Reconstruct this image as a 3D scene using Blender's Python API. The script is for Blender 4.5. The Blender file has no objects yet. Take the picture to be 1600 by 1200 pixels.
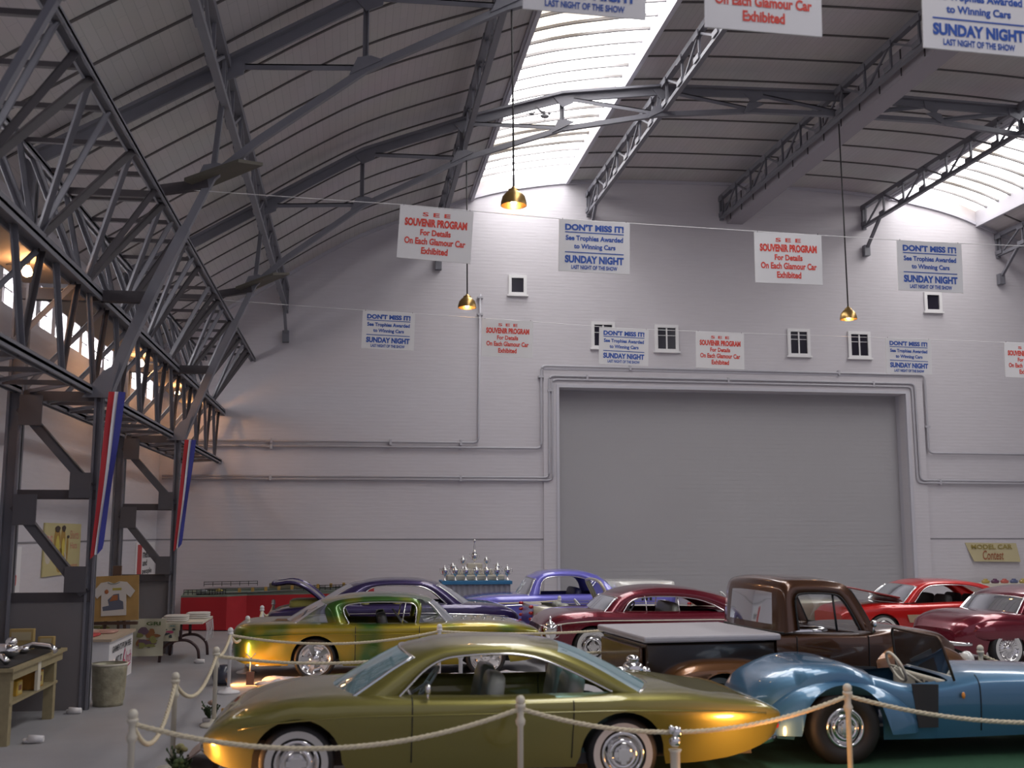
import bpy, bmesh, math, random
import numpy as np
from mathutils import Vector, Matrix
random.seed(4)
PI = math.pi
scene = bpy.context.scene
COL = scene.collection

# ---------------------------------------------------------------- camera
yaw, pitch, roll = math.radians(8.24), math.radians(7.875), math.radians(-0.026)
fwd = Vector((math.sin(yaw)*math.cos(pitch), math.cos(yaw)*math.cos(pitch), math.sin(pitch)))
rt = Vector((math.cos(yaw), -math.sin(yaw), 0)); upv = rt.cross(fwd)
r_ = rt*math.cos(roll)+upv*math.sin(roll); u_ = upv*math.cos(roll)-rt*math.sin(roll)
cd = bpy.data.cameras.new('camera'); cam = bpy.data.objects.new('camera', cd); COL.objects.link(cam)
m = Matrix.Identity(4)
for i in range(3):
    m[i][0] = r_[i]; m[i][1] = u_[i]; m[i][2] = -fwd[i]
m[2][3] = 2.35
cam.matrix_world = m
cd.sensor_width = 36; cd.lens = 38.25; cd.clip_end = 200
cd.dof.use_dof = True; cd.dof.focus_distance = 22; cd.dof.aperture_fstop = 1.4
scene.camera = cam
# ---------------------------------------------------------------- world and exposure
w = bpy.data.worlds.new('world'); scene.world = w; w.use_nodes = True
w.node_tree.nodes['Background'].inputs[0].default_value = (0.62, 0.60, 0.72, 1)
w.node_tree.nodes['Background'].inputs[1].default_value = 0.36
scene.view_settings.view_transform = 'Standard'; scene.view_settings.look = 'None'
scene.view_settings.exposure = 0.82; scene.view_settings.gamma = 1; scene.view_settings.use_curve_mapping = False
SKY = 5.0        # strength of the daylight through the skylight glazing
WIN = 5.0
BULB = 90.0

# ---------------------------------------------------------------- materials
MATS = {}
def mat(name, col, rough=0.6, metal=0.0, coat=0.0, emit=None, es=0.0, noise=0.0, nscale=8.0, bump=0.0, bscale=40.0, spec=0.5, coatr=0.06):
    if name in MATS: return MATS[name]
    M = bpy.data.materials.new(name); M.use_nodes = True
    nt = M.node_tree; b = nt.nodes['Principled BSDF']
    b.inputs['Base Color'].default_value = (*col, 1)
    b.inputs['Roughness'].default_value = rough; b.inputs['Metallic'].default_value = metal
    b.inputs['Coat Weight'].default_value = coat; b.inputs['Coat Roughness'].default_value = coatr
    b.inputs['Specular IOR Level'].default_value = spec
    if emit: b.inputs['Emission Color'].default_value = (*emit, 1); b.inputs['Emission Strength'].default_value = es
    tc = None
    if noise or bump:
        tc = nt.nodes.new('ShaderNodeTexCoord')
    if noise:
        n = nt.nodes.new('ShaderNodeTexNoise'); n.inputs['Scale'].default_value = nscale; n.inputs['Detail'].default_value = 6
        nt.links.new(tc.outputs['Object'], n.inputs['Vector'])
        cr = nt.nodes.new('ShaderNodeMix'); cr.data_type = 'RGBA'
        cr.inputs[6].default_value = (*[c*(1-noise) for c in col], 1); cr.inputs[7].default_value = (*[min(1, c*(1+noise)) for c in col], 1)
        nt.links.new(n.outputs['Fac'], cr.inputs[0]); nt.links.new(cr.outputs[2], b.inputs['Base Color'])
    if bump:
        n = nt.nodes.new('ShaderNodeTexNoise'); n.inputs['Scale'].default_value = bscale; n.inputs['Detail'].default_value = 4
        nt.links.new(tc.outputs['Object'], n.inputs['Vector'])
        bp = nt.nodes.new('ShaderNodeBump'); bp.inputs['Strength'].default_value = bump; bp.inputs['Distance'].default_value = 0.02
        nt.links.new(n.outputs['Fac'], bp.inputs['Height']); nt.links.new(bp.outputs[0], b.inputs['Normal'])
    MATS[name] = M
    return M

def wall_mat():
    M = mat('painted_brick', (0.53, 0.515, 0.57), 0.72)
    nt = M.node_tree; b = nt.nodes['Principled BSDF']; tc = nt.nodes.new('ShaderNodeTexCoord')
    mp = nt.nodes.new('ShaderNodeMapping'); mp.inputs['Scale'].default_value = (1.6, 1.6, 14)
    n = nt.nodes.new('ShaderNodeTexNoise'); n.inputs['Scale'].default_value = 1.5; n.inputs['Detail'].default_value = 6
    nt.links.new(tc.outputs['Object'], mp.inputs[0]); nt.links.new(mp.outputs[0], n.inputs['Vector'])
    sx = nt.nodes.new('ShaderNodeSeparateXYZ'); nt.links.new(tc.outputs['Object'], sx.inputs[0])
    mm = nt.nodes.new('ShaderNodeMath'); mm.operation = 'PINGPONG'; mm.inputs[1].default_value = 0.05; nt.links.new(sx.outputs[2], mm.inputs[0])
    m2 = nt.nodes.new('ShaderNodeMath'); m2.operation = 'MULTIPLY_ADD'; m2.inputs[1].default_value = 5; nt.links.new(mm.outputs[0], m2.inputs[0]); nt.links.new(n.outputs['Fac'], m2.inputs[2])
    bp = nt.nodes.new('ShaderNodeBump'); bp.inputs['Strength'].default_value = 0.16; bp.inputs['Distance'].default_value = 0.02
    nt.links.new(m2.outputs[0], bp.inputs['Height']); nt.links.new(bp.outputs[0], b.inputs['Normal'])
    mx = nt.nodes.new('ShaderNodeMix'); mx.data_type = 'RGBA'
    mx.inputs[6].default_value = (0.53, 0.505, 0.535, 1); mx.inputs[7].default_value = (0.59, 0.565, 0.60, 1)
    nt.links.new(n.outputs['Fac'], mx.inputs[0]); nt.links.new(mx.outputs[2], b.inputs['Base Color'])
    return M

def ceiling_mat():
    # white painted planks running along the hall, with fine gaps and soft grime
    M = mat('ceiling_planks', (0.36, 0.34, 0.345), 0.8)
    nt = M.node_tree; b = nt.nodes['Principled BSDF']; tc = nt.nodes.new('ShaderNodeTexCoord')
    br = nt.nodes.new('ShaderNodeTexBrick'); br.offset = 0.5
    br.inputs['Color1'].default_value = (0.50, 0.475, 0.47, 1); br.inputs['Color2'].default_value = (0.53, 0.50, 0.50, 1)
    br.inputs['Mortar'].default_value = (0.43, 0.41, 0.41, 1)
    br.inputs['Scale'].default_value = 1.0; br.inputs['Brick Width'].default_value = 1.0; br.inputs['Row Height'].default_value = 0.14
    br.inputs['Mortar Size'].default_value = 0.006
    mp = nt.nodes.new('ShaderNodeMapping'); mp.inputs['Rotation'].default_value = (0, 0, PI/2)
    nt.links.new(tc.outputs['UV'], mp.inputs[0]); nt.links.new(mp.outputs[0], br.inputs['Vector'])
    n = nt.nodes.new('ShaderNodeTexNoise'); n.inputs['Scale'].default_value = 0.7; nt.links.new(tc.outputs['Object'], n.inputs['Vector'])
    mx = nt.nodes.new('ShaderNodeMix'); mx.data_type = 'RGBA'; mx.blend_type = 'MULTIPLY'; mx.inputs[0].default_value = 0.14
    nt.links.new(br.outputs['Color'], mx.inputs[6]); nt.links.new(n.outputs['Color'], mx.inputs[7])
    nt.links.new(mx.outputs[2], b.inputs['Base Color'])
    return M

def glass_mat(name, tint, gloss=0.12, alpha=0.85):
    if name in MATS: return MATS[name]
    M = bpy.data.materials.new(name); M.use_nodes = True; nt = M.node_tree
    for n in list(nt.nodes): nt.nodes.remove(n)
    o = nt.nodes.new('ShaderNodeOutputMaterial'); t = nt.nodes.new('ShaderNodeBsdfTransparent'); t.inputs[0].default_value = (*tint, 1)
    g = nt.nodes.new('ShaderNodeBsdfGlossy'); g.inputs['Roughness'].default_value = 0.04; g.inputs[0].default_value = (0.9, 0.95, 1, 1)
    lw = nt.nodes.new('ShaderNodeLayerWeight'); lw.inputs[0].default_value = gloss+0.2
    ma = nt.nodes.new('ShaderNodeMath'); ma.operation = 'ADD'; ma.inputs[1].default_value = gloss*0.4
    nt.links.new(lw.outputs['Fresnel'], ma.inputs[0])
    mx = nt.nodes.new('ShaderNodeMixShader'); nt.links.new(ma.outputs[0], mx.inputs[0]); nt.links.new(t.outputs[0], mx.inputs[1]); nt.links.new(g.outputs[0], mx.inputs[2])
    d = nt.nodes.new('ShaderNodeBsdfDiffuse'); d.inputs[0].default_value = (*[c*0.8 for c in tint], 1)
    m2 = nt.nodes.new('ShaderNodeMixShader'); m2.inputs[0].default_value = 1-alpha
    nt.links.new(mx.outputs[0], m2.inputs[1]); nt.links.new(d.outputs[0], m2.inputs[2]); nt.links.new(m2.outputs[0], o.inputs[0])
    MATS[name] = M
    return M

def sky_glass():
    # frosted roof glazing with daylight behind it: gives off the light of the sky, a little dirty in places
    M = mat('skylight_glazing', (0.8, 0.8, 0.8), 0.5, emit=(1, 0.99, 0.97), es=SKY)
    nt = M.node_tree; b = nt.nodes['Principled BSDF']; tc = nt.nodes.new('ShaderNodeTexCoord')
    n = nt.nodes.new('ShaderNodeTexNoise'); n.inputs['Scale'].default_value = 0.45; n.inputs['Detail'].default_value = 3; nt.links.new(tc.outputs['Object'], n.inputs['Vector'])
    cr = nt.nodes.new('ShaderNodeValToRGB'); cr.color_ramp.elements[0].position = 0.36; cr.color_ramp.elements[0].color = (0.24, 0.21, 0.17, 1)
    cr.color_ramp.elements[1].position = 0.52; cr.color_ramp.elements[1].color = (1, 0.99, 0.99, 1)
    nt.links.new(n.outputs['Fac'], cr.inputs[0]); nt.links.new(cr.outputs[0], b.inputs['Emission Color'])
    return M

WALL = wall_mat(); CEIL = ceiling_mat(); SKYG = sky_glass()
STEEL = mat('painted_steel', (0.155, 0.155, 0.18), 0.5, noise=0.12, nscale=3)
STEELD = mat('dark_steel', (0.06, 0.052, 0.058), 0.55, noise=0.2, nscale=3)
STEELG = mat('dark_grey_steel_paint', (0.085, 0.08, 0.09), 0.55, noise=0.15, nscale=3)
BATTEN = mat('dark_seam', (0.10, 0.09, 0.09), 0.8)
GUSSET = mat('brown_plate', (0.10, 0.09, 0.07), 0.7)
TRIM = mat('painted_trim', (0.50, 0.49, 0.54), 0.6)
PIPE = mat('painted_pipe', (0.42, 0.41, 0.45), 0.5)
DOORM = mat('door_panel', (0.37, 0.36, 0.375), 0.7)
WHITE = mat('white_paint', (0.72, 0.71, 0.72), 0.5)
CREAM = mat('cream_paint', (0.62, 0.58, 0.48), 0.5)
BLACK = mat('black_rubber', (0.012, 0.012, 0.013), 0.6)
DARK = mat('dark_interior', (0.03, 0.028, 0.03), 0.7)
CHROME = mat('chrome', (0.80, 0.79, 0.78), 0.12, 1.0)
ROPE = mat('cotton_rope', (0.60, 0.53, 0.38), 0.85, noise=0.2, nscale=60)
FLOORM = mat('concrete_floor', (0.31, 0.305, 0.32), 0.6, noise=0.16, nscale=1.3, bump=0.15, bscale=60)
RED = mat('red_cloth', (0.42, 0.012, 0.02), 0.65)
WOOD = mat('pale_wood', (0.30, 0.25, 0.14), 0.65, noise=0.25, nscale=14)
WOODD = mat('dark_wood', (0.10, 0.055, 0.035), 0.6, noise=0.2, nscale=10)
SIGNW = mat('sign_card', (0.66, 0.65, 0.66), 0.6)
REDI = mat('red_ink', (0.62, 0.05, 0.03), 0.6)
BLUEI = mat('blue_ink', (0.02, 0.08, 0.36), 0.6)
BLACKI = mat('black_ink', (0.03, 0.03, 0.035), 0.6)
PANE = mat('dark_pane', (0.02, 0.018, 0.03), 0.15)

# ---------------------------------------------------------------- mesh collector
def tagp(o, label=None, cat=None, group=None, kind=None):
    if label: o['label'] = label
    if cat: o['category'] = cat
    if group: o['group'] = group
    if kind: o['kind'] = kind
    return o
def thing(name, label, cat, loc=(0, 0, 0), rz=0.0, group=None, rx=0.0, ry=0.0):
    o = bpy.data.objects.new(name, None); COL.objects.link(o); o.location = loc; o.rotation_euler = (rx, ry, rz)
    o.empty_display_size = 0.2
    return tagp(o, label, cat, group)
def root_of(o):
    while o.parent: o = o.parent
    return o
class MB:
    def __init__(s): s.v = []; s.f = []; s.m = []; s.sm = []
    def add(s, vs, fs, mi=0, smooth=False):
        k = len(s.v); s.v += [tuple(float(c) for c in p) for p in vs]
        for f in fs: s.f.append(tuple(i+k for i in f)); s.m.append(mi); s.sm.append(smooth)
        return s
    def box(s, c, d, mi=0, rz=0.0):
        x, y, z = [q/2 for q in d]; vs = []
        for a in (-x, x):
            for b in (-y, y):
                for e in (-z, z):
                    vs.append((c[0]+a*math.cos(rz)-b*math.sin(rz), c[1]+a*math.sin(rz)+b*math.cos(rz), c[2]+e))
        return s.add(vs, [(0, 1, 3, 2), (4, 6, 7, 5), (0, 4, 5, 1), (2, 3, 7, 6), (0, 2, 6, 4), (1, 5, 7, 3)], mi)
    def lohi(s, a, b, mi=0):
        return s.box([(p+q)/2 for p, q in zip(a, b)], [abs(q-p) for p, q in zip(a, b)], mi)
    def prism(s, pts, off, mi=0):
        n = len(pts); vs = list(pts)+[tuple(p[i]+off[i] for i in range(3)) for p in pts]
        fs = [tuple(range(n)), tuple(range(2*n-1, n-1, -1))]+[(i, i+n, (i+1) % n+n, (i+1) % n) for i in range(n)]
        return s.add(vs, fs, mi)
    def beam(s, p, q, w, h=None, mi=0):
        h = h or w; p = Vector(p); q = Vector(q); d = (q-p)
        if d.length < 1e-6: return s
        d.normalize(); ref = Vector((0, 0, 1)) if abs(d.z) < 0.9 else Vector((0, 1, 0))
        a = d.cross(ref).normalized(); b = a.cross(d).normalized(); vs = []
        for e in (p, q):
            for sa, sb in ((-1, -1), (1, -1), (1, 1), (-1, 1)): vs.append(e+a*sa*w/2+b*sb*h/2)
        return s.add(vs, [(0, 1, 2, 3), (7, 6, 5, 4), (0, 4, 5, 1), (1, 5, 6, 2), (2, 6, 7, 3), (3, 7, 4, 0)], mi)
    def angle(s, p, q, w, t=None, mi=0, flip=1):
        # L-section rolled steel angle
        t = t or w*0.22; p = Vector(p); q = Vector(q); d = (q-p).normalized()
        ref = Vector((0, 0, 1)) if abs(d.z) < 0.9 else Vector((0, 1, 0))
        a = d.cross(ref).normalized()*flip; b = a.cross(d).normalized()*flip
        s.beam(p+a*(w/2-t/2), q+a*(w/2-t/2), t, w, mi)
        s.beam(p+b*(w/2-t/2), q+b*(w/2-t/2), w, t, mi)
        return s
    def tube(s, pts, r, n=8, mi=0, closed=False, rr=None, flat=1.0):
        P = [Vector(p) for p in pts]; N = len(P); vs = []
        for i, p in enumerate(P):
            if closed: d = P[(i+1) % N]-P[i-1]
            else: d = P[min(i+1, N-1)]-P[max(i-1, 0)]
            d = d.normalized() if d.length > 1e-9 else Vector((0, 0, 1))
            ref = Vector((0, 0, 1)) if abs(d.z) < 0.95 else Vector((1, 0, 0))
            a = d.cross(ref).normalized(); b = a.cross(d); R = rr[i] if rr else r
            for k in range(n):
                t = 2*PI*k/n; vs.append(p+a*R*flat*math.cos(t)+b*R*math.sin(t))
        fs = []
        for i in range(N if closed else N-1):
            j = (i+1) % N
            for k in range(n): fs.append((i*n+k, i*n+(k+1) % n, j*n+(k+1) % n, j*n+k))
        if not closed: fs += [tuple(range(n-1, -1, -1)), tuple((N-1)*n+k for k in range(n))]
        return s.add(vs, fs, mi, True)
    def lathe(s, prof, c=(0, 0, 0), n=20, mi=0, axis='z', smooth=True, cap=True):
        vs = []
        for r, h in prof:
            for k in range(n):
                t = 2*PI*k/n; a, b = r*math.cos(t), r*math.sin(t)
                vs.append({'z': (c[0]+a, c[1]+b, c[2]+h), 'y': (c[0]+a, c[1]+h, c[2]+b), 'x': (c[0]+h, c[1]+a, c[2]+b)}[axis])
        fs = []
        for i in range(len(prof)-1):
            for k in range(n): fs.append((i*n+k, i*n+(k+1) % n, (i+1)*n+(k+1) % n, (i+1)*n+k))
        s.add(vs, fs, mi, smooth)
        if cap:
            k0 = len(s.v)-len(vs); s.f.append(tuple(k0+k for k in range(n-1, -1, -1))); s.m.append(mi); s.sm.append(False)
            k1 = len(s.v)-n; s.f.append(tuple(k1+k for k in range(n))); s.m.append(mi); s.sm.append(False)
        return s
    def sq(s, c, r, e=0.5, n=16, mi=0, R=None):
        # rounded block: superquadric with corner exponent e
        vs = []; K = n//2
        pw = lambda x: math.copysign(abs(x)**e, x)
        for i in range(K+1):
            ph = -PI/2+PI*i/K
            for k in range(n):
                t = 2*PI*k/n
                p = Vector((r[0]*pw(math.cos(ph))*pw(math.cos(t)), r[1]*pw(math.cos(ph))*pw(math.sin(t)), r[2]*pw(math.sin(ph))))
                if R: p = R @ p
                vs.append(p+Vector(c))
        fs = [(i*n+k, i*n+(k+1) % n, (i+1)*n+(k+1) % n, (i+1)*n+k) for i in range(K) for k in range(n)]
        return s.add(vs, fs, mi, True)
    def grid(s, rows, mi=0, smooth=True, skip=None, closed=False):
        R = len(rows); C = len(rows[0]); vs = [p for r in rows for p in r]; fs = []; 
        for i in range(R-1):
            for j in range(C if closed else C-1):
                if skip and skip(i, j): continue
                fs.append((i*C+j, i*C+(j+1) % C, (i+1)*C+(j+1) % C, (i+1)*C+j))
        return s.add(vs, fs, mi, smooth)
    def text(s, txt, x0, x1, z0, z1, y=0.0, bold=0.0, mi=0, M=None, italic=0.0):
        cu = bpy.data.curves.new('t', 'FONT'); cu.body = txt; cu.size = 1; cu.offset = bold; cu.resolution_u = 3
        ob = bpy.data.objects.new('t', cu); COL.objects.link(ob)
        me = bpy.data.meshes.new_from_object(ob.evaluated_get(bpy.context.evaluated_depsgraph_get()))
        vs = [v.co.copy() for v in me.vertices]; fs = [tuple(p.vertices) for p in me.polygons]
        bpy.data.objects.remove(ob); bpy.data.curves.remove(cu); bpy.data.meshes.remove(me)
        if not vs: return s
        xs = [v.x for v in vs]; ys = [v.y for v in vs]; a, b = min(xs), max(xs); c, d = min(ys), max(ys)
        out = []
        for v in vs:
            fx = (v.x-a)/(b-a); fz = (v.y-c)/(d-c); X = x0+fx*(x1-x0)+italic*(fz-.5)*(z1-z0); Z = z0+fz*(z1-z0)
            out.append((X, y, Z) if M is None else M @ Vector((X, y, Z)))
        return s.add(out, fs, mi)
    def build(s, name, mats, parent=None, world=False, bevel=0.0, label=None):
        me = bpy.data.meshes.new(name)
        V = s.v
        if world and parent is not None:
            mw = Matrix.Translation(Vector(root_of(parent).location)).inverted(); V = [tuple(mw @ Vector(p)) for p in V]
        me.from_pydata(V, [], s.f)
        mats = mats if isinstance(mats, (list, tuple)) else [mats]
        for q in mats: me.materials.append(q)
        me.polygons.foreach_set('material_index', s.m); me.polygons.foreach_set('use_smooth', s.sm)
        me.update()
        o = bpy.data.objects.new(name, me); COL.objects.link(o)
        if parent is not None: o.parent = parent
        if bevel:
            bv = o.modifiers.new('b', 'BEVEL'); bv.width = bevel; bv.segments = 2; bv.limit_method = 'ANGLE'
        if label: o['label'] = label
        return o
def struct(mb, name, mats):
    o = mb.build(name, mats); o['kind'] = 'structure'; return o
def copy_tree(o, parent=None):
    c = o.copy(); COL.objects.link(c); c.parent = parent
    for ch in list(o.children): copy_tree(ch, c)
    return c
def pchip(X, Y):
    X = np.array(X, float); Y = np.array(Y, float); h = np.diff(X); d = np.diff(Y)/h; m = np.zeros(len(X))
    for i in range(1, len(X)-1):
        if d[i-1]*d[i] > 0:
            w1 = 2*h[i]+h[i-1]; w2 = h[i]+2*h[i-1]; m[i] = (w1+w2)/(w1/d[i-1]+w2/d[i])
    m[0] = d[0]; m[-1] = d[-1]
    def f(x):
        x = min(max(x, X[0]), X[-1]); i = int(min(max(np.searchsorted(X, x)-1, 0), len(h)-1)); t = (x-X[i])/h[i]
        return float((2*t**3-3*t**2+1)*Y[i]+(t**3-2*t**2+t)*h[i]*m[i]+(-2*t**3+3*t**2)*Y[i+1]+(t**3-t**2)*h[i]*m[i+1])
    return f

# ================================================================ THE HALL
XC, XL, XR, YB, Y0 = 11.15, -5.3, 27.6, 31.0, -1.0
skin_u = pchip([0, 2.7, 4.7, 6.65, 7.6, 8.5, 11.1, 12.2, 13.24, 14.65, 15.7, 16.45, 17], [13.05, 13.0, 12.9, 12.6, 12.35, 12.0, 10.98, 10.35, 9.68, 8.8, 8.1, 7.6, 7.2])
def skin(x): return skin_u(abs(x-XC))
SKL = (3.25, 6.2); SKR = (16.4, 19.4)

fl = MB(); fl.lohi((XL-.3, Y0-4, -0.2), (XR+.3, YB+1, 0)); struct(fl, 'floor', FLOORM)

# back wall with the big door opening
DX0, DX1, DZ = 5.86, 16.62, 6.6
bw = MB()
xs = sorted(set([XL-.2, XR+.2, DX0, DX1]+list(np.arange(-5.2, 27.6, 0.6))))
for a, b in zip(xs[:-1], xs[1:]):
    lo = DZ if (a >= DX0-1e-6 and b <= DX1+1e-6) else 0
    ta = skin(a)+1.0; tb = skin(b)+1.0
    bw.prism([(a, YB, lo), (b, YB, lo), (b, YB, tb), (a, YB, ta)], (0, 0.35, 0))
struct(bw, 'wall_back', WALL)
dr = MB(); dr.lohi((DX0-.3, YB+.56, 0), (DX1+.3, YB+.62, DZ+.3))
for k in range(54): dr.lohi((DX0, YB+.556, .06+k*.122), (DX1, YB+.56, .06+k*.122+.112))
o = struct(dr, 'door_1', DOORM)
dj = MB(); dj.lohi((DX0-.25, YB+.35, 0), (DX0, YB+.6, DZ+.25)); dj.lohi((DX1, YB+.35, 0), (DX1+.25, YB+.6, DZ+.25)); dj.lohi((DX0, YB+.35, DZ), (DX1, YB+.6, DZ+.25))
struct(dj, 'trim_1', TRIM)
tr = MB(); T = YB-.07
tr.lohi((5.4, T, 0), (DX0-.08, YB, 7.17)); tr.lohi((DX1+.1, T, 0), (17.2, YB, 7.17)); tr.lohi((DX0-.08, T, DZ+.08), (DX1+.1, YB, 7.17))
struct(tr, 'trim_2', WALL)
e = MB(); e.lohi((DX0-.08, T-.04, 0), (DX0, YB, DZ+.08)); e.lohi((DX1, T-.04, 0), (DX1+.1, YB, DZ+.08)); e.lohi((DX0, T-.04, DZ), (DX1, YB, DZ+.08)); e.lohi((5.4, T-.02, 7.12), (17.2, T, 7.17))
struct(e, 'trim_3', TRIM)
g = MB(); g.lohi((XL, YB-.012, 2.205), (5.4, YB, 2.235)); g.lohi((17.2, YB-.012, 2.205), (XR, YB, 2.235)); g.lohi((XL, 4, 2.205), (XL+.012, YB, 2.235)); g.lohi((17.0, YB-.03, 1.9), (17.02, YB, 3.85))
struct(g, 'trim_4', mat('groove', (0.22, 0.21, 0.23), 0.8))

# left wall with its strip of high windows
lw = MB(); WZ0, WZ1, WZ2, WZ3 = 5.83, 6.34, 6.44, 6.52
lw.lohi((XL-.3, Y0, 0), (XL, YB, WZ0)); lw.lohi((XL-.3, Y0, WZ3), (XL, YB, 8.0))
lw.lohi((XL-.3, Y0, WZ1), (XL, YB, WZ2))
ys = np.arange(6.1, 30.5, 0.98)
for i, y in enumerate(ys):
    lw.lohi((XL-.3, y-.1, WZ0), (XL, y+.1, WZ3))
lw.lohi((XL-.3, Y0, WZ0), (XL, 6.1, WZ3)); lw.lohi((XL-.3, ys[-1], WZ0), (XL, YB, WZ3))
struct(lw, 'wall_left', WALL)
WG = mat('window_daylight', (0.8, 0.8, 0.8), 0.4, emit=(1.0, 0.98, 1.0), es=WIN)
for i, y in enumerate(ys[:-1]):
    p = MB(); p.lohi((XL-.14, y+.1, WZ0), (XL-.12, y+.88, WZ1)); p.lohi((XL-.14, y+.1, WZ2), (XL-.12, y+.88, WZ3))
    o = struct(p, 'window_%d' % (i+7), WG)
    q = MB(); q.lohi((XL-.12, y+.1, 6.13), (XL-.09, y+.88, 6.15)); q.lohi((XL-.12, y+.48, WZ0), (XL-.09, y+.50, WZ1)); q.build('glazing_bar', STEELD, o)
rw = MB(); rw.lohi((XR, Y0, 0), (XR+.3, YB, 8.0)); struct(rw, 'wall_right', WALL)

# vaulted roof skin with seams, and the two raised skylights
ce = MB(); SY0, SY1 = 2.0, YB
us = sorted(set(list(np.round(np.arange(XL-.1, XR+.2, 0.42), 3))+[SKL[0], SKL[1], SKR[0], SKR[1]]))
def openx(a, b): return (a >= SKL[0]-1e-6 and b <= SKL[1]+1e-6) or (a >= SKR[0]-1e-6 and b <= SKR[1]+1e-6)
for a, b in zip(us[:-1], us[1:]):
    if openx(a, b): ce.add([(a, Y0, skin(a)), (b, Y0, skin(b)), (b, SY0, skin(b)), (a, SY0, skin(a)), (a, Y0, skin(a)+.08), (b, Y0, skin(b)+.08), (b, SY0, skin(b)+.08), (a, SY0, skin(a)+.08)], [(0, 1, 2, 3), (7, 6, 5, 4)])
    else:
        ce.add([(a, Y0, skin(a)), (b, Y0, skin(b)), (b, YB, skin(b)), (a, YB, skin(a)), (a, Y0, skin(a)+.08), (b, Y0, skin(b)+.08), (b, YB, skin(b)+.08), (a, YB, skin(a)+.08)], [(0, 1, 2, 3), (7, 6, 5, 4), (0, 3, 7, 4), (1, 5, 6, 2)])
for y in np.arange(2.25, 30.9, 1.25):
    for a, b in zip(us[:-1], us[1:]):
        if openx(a, b): continue
        ce.add([(a, y, skin(a)-.025), (b, y, skin(b)-.025), (b, y+.05, skin(b)-.025), (a, y+.05, skin(a)-.025), (a, y, skin(a)), (b, y, skin(b)), (b, y+.05, skin(b)), (a, y+.05, skin(a))], [(0, 3, 2, 1), (0, 1, 5, 4), (3, 7, 6, 2)], 1)
o = struct(ce, 'ceiling', [CEIL, BATTEN])
uv = o.data.uv_layers.new(name='UVMap')
for lp in o.data.loops:
    c = o.data.vertices[lp.vertex_index].co; uv.data[lp.index].uv = (c.x*1.1, c.y)
wi = 1
for (xa, xb) in (SKL, SKR):
    lift = lambda x: skin(x)+0.38
    gl = MB(); fr = MB(); xx = np.linspace(xa+.02, xb-.02, 9)
    gl.grid([[(x, SY0, lift(x)) for x in xx], [(x, YB, lift(x)) for x in xx]], smooth=True)
    so = struct(gl, 'window_%d' % wi, SKYG); wi += 1
    for y in np.arange(2.25, 30.9, .625):
        for a, b in zip(xx[:-1], xx[1:]): fr.beam((a, y, lift(a)-.04), (b, y, lift(b)-.04), .055, .06)
    fr.build('glazing_bar', mat('glazing_bar', (0.2, 0.19, 0.19), .6), so)
    cb = MB()
    for x, s in ((xa, 1), (xb, -1)):
        cb.lohi((x-.05, SY0, skin(x)-.06), (x+.05, YB, lift(x)+.12))
        cb.lohi((x+s*.0-.09*(s < 0), SY0, skin(x)-.12), (x+s*.0+.09*(s > 0), YB, skin(x)-.02))
    struct(cb, 'trim_%d' % (wi+6), TRIM)
    eb = MB()
    eb.lohi((xa, SY0-.1, skin(xa)-.05), (xb, SY0, skin(xb)+.7)); struct(eb, 'trim_%d' % (wi+10), TRIM)
# dark rim where the vault meets the back wall
rm = MB()
for a, b in zip(us[:-1], us[1:]): rm.beam((a, YB-.04, skin(a)-.05), (b, YB-.04, skin(b)-.05), .07, .09)
struct(rm, 'trim_20', TRIM)

# small windows high in the back wall
def wallwin(n, x0, x1, z0, z1, mull):
    f = MB(); y = YB; t = .09
    f.lohi((x0-t, y-.07, z0-t), (x1+t, y-.01, z0)); f.lohi((x0-t-.04, y-.10, z0-t-.03), (x1+t+.04, y-.01, z0-t+.02))
    f.lohi((x0-t, y-.07, z1), (x1+t, y-.01, z1+t)); f.lohi((x0-t, y-.07, z0), (x0, y-.01, z1)); f.lohi((x1, y-.07, z0), (x1+t, y-.01, z1))
    if mull: f.lohi(((x0+x1)/2-.02, y-.05, z0), ((x0+x1)/2+.02, y-.01, z1)); f.lohi((x0, y-.04, z1-.24), (x1, y-.012, z1-.225))
    o = struct(f, 'window_%d' % n, WHITE if n else WHITE)
    p = MB(); p.lohi((x0, y-.02, z0), (x1, y-.005, z1)); p.build('pane', PANE, o)
for i, (a, b, z0, z1, m_) in enumerate([(4.47, 4.83, 9.40, 9.83, 0), (6.94, 7.48, 7.87, 8.5, 1), (8.87, 9.42, 7.82, 8.46, 1), (13.02, 13.55, 7.78, 8.45, 1), (14.96, 15.5, 7.76, 8.42, 1), (17.52, 17.92, 9.27, 9.73, 0)]):
    wallwin(40+i, a, b, z0, z1, m_)

# conduits on the back wall
def rounded(pts, r=.16, n=5):
    out = [Vector(pts[0])]
    for i in range(1, len(pts)-1):
        p, a, b = Vector(pts[i]), Vector(pts[i-1]), Vector(pts[i+1]); da = (a-p).normalized(); db = (b-p).normalized(); rr = min(r, (a-p).length*.45, (b-p).length*.45)
        for k in range(n+1):
            t = k/n; q0 = p+da*rr*(1-t); q1 = p+db*rr*t; out.append(q0*(1-t)+q1*t)
    return out+[Vector(pts[-1])]
def conduit(label, pts, r, clips):
    t = thing('wall_conduit', label, 'pipe', (pts[0][0], YB-.1, pts[0][1]), group=None)
    mb = MB(); mb.tube(rounded([(x, YB-.105, z) for x, z in pts]), r, 8); mb.build('pipe', PIPE, t, True)
    for x, z, vert in clips:
        c = MB(); c.lohi((x-.03-(.05 if vert else 0), YB-.14, z-.03-(0 if vert else .05)), (x+.03+(.05 if vert else 0), YB-.0, z+.03+(0 if vert else .05))); c.build('pipe_clip', PIPE, t, True)
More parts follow.
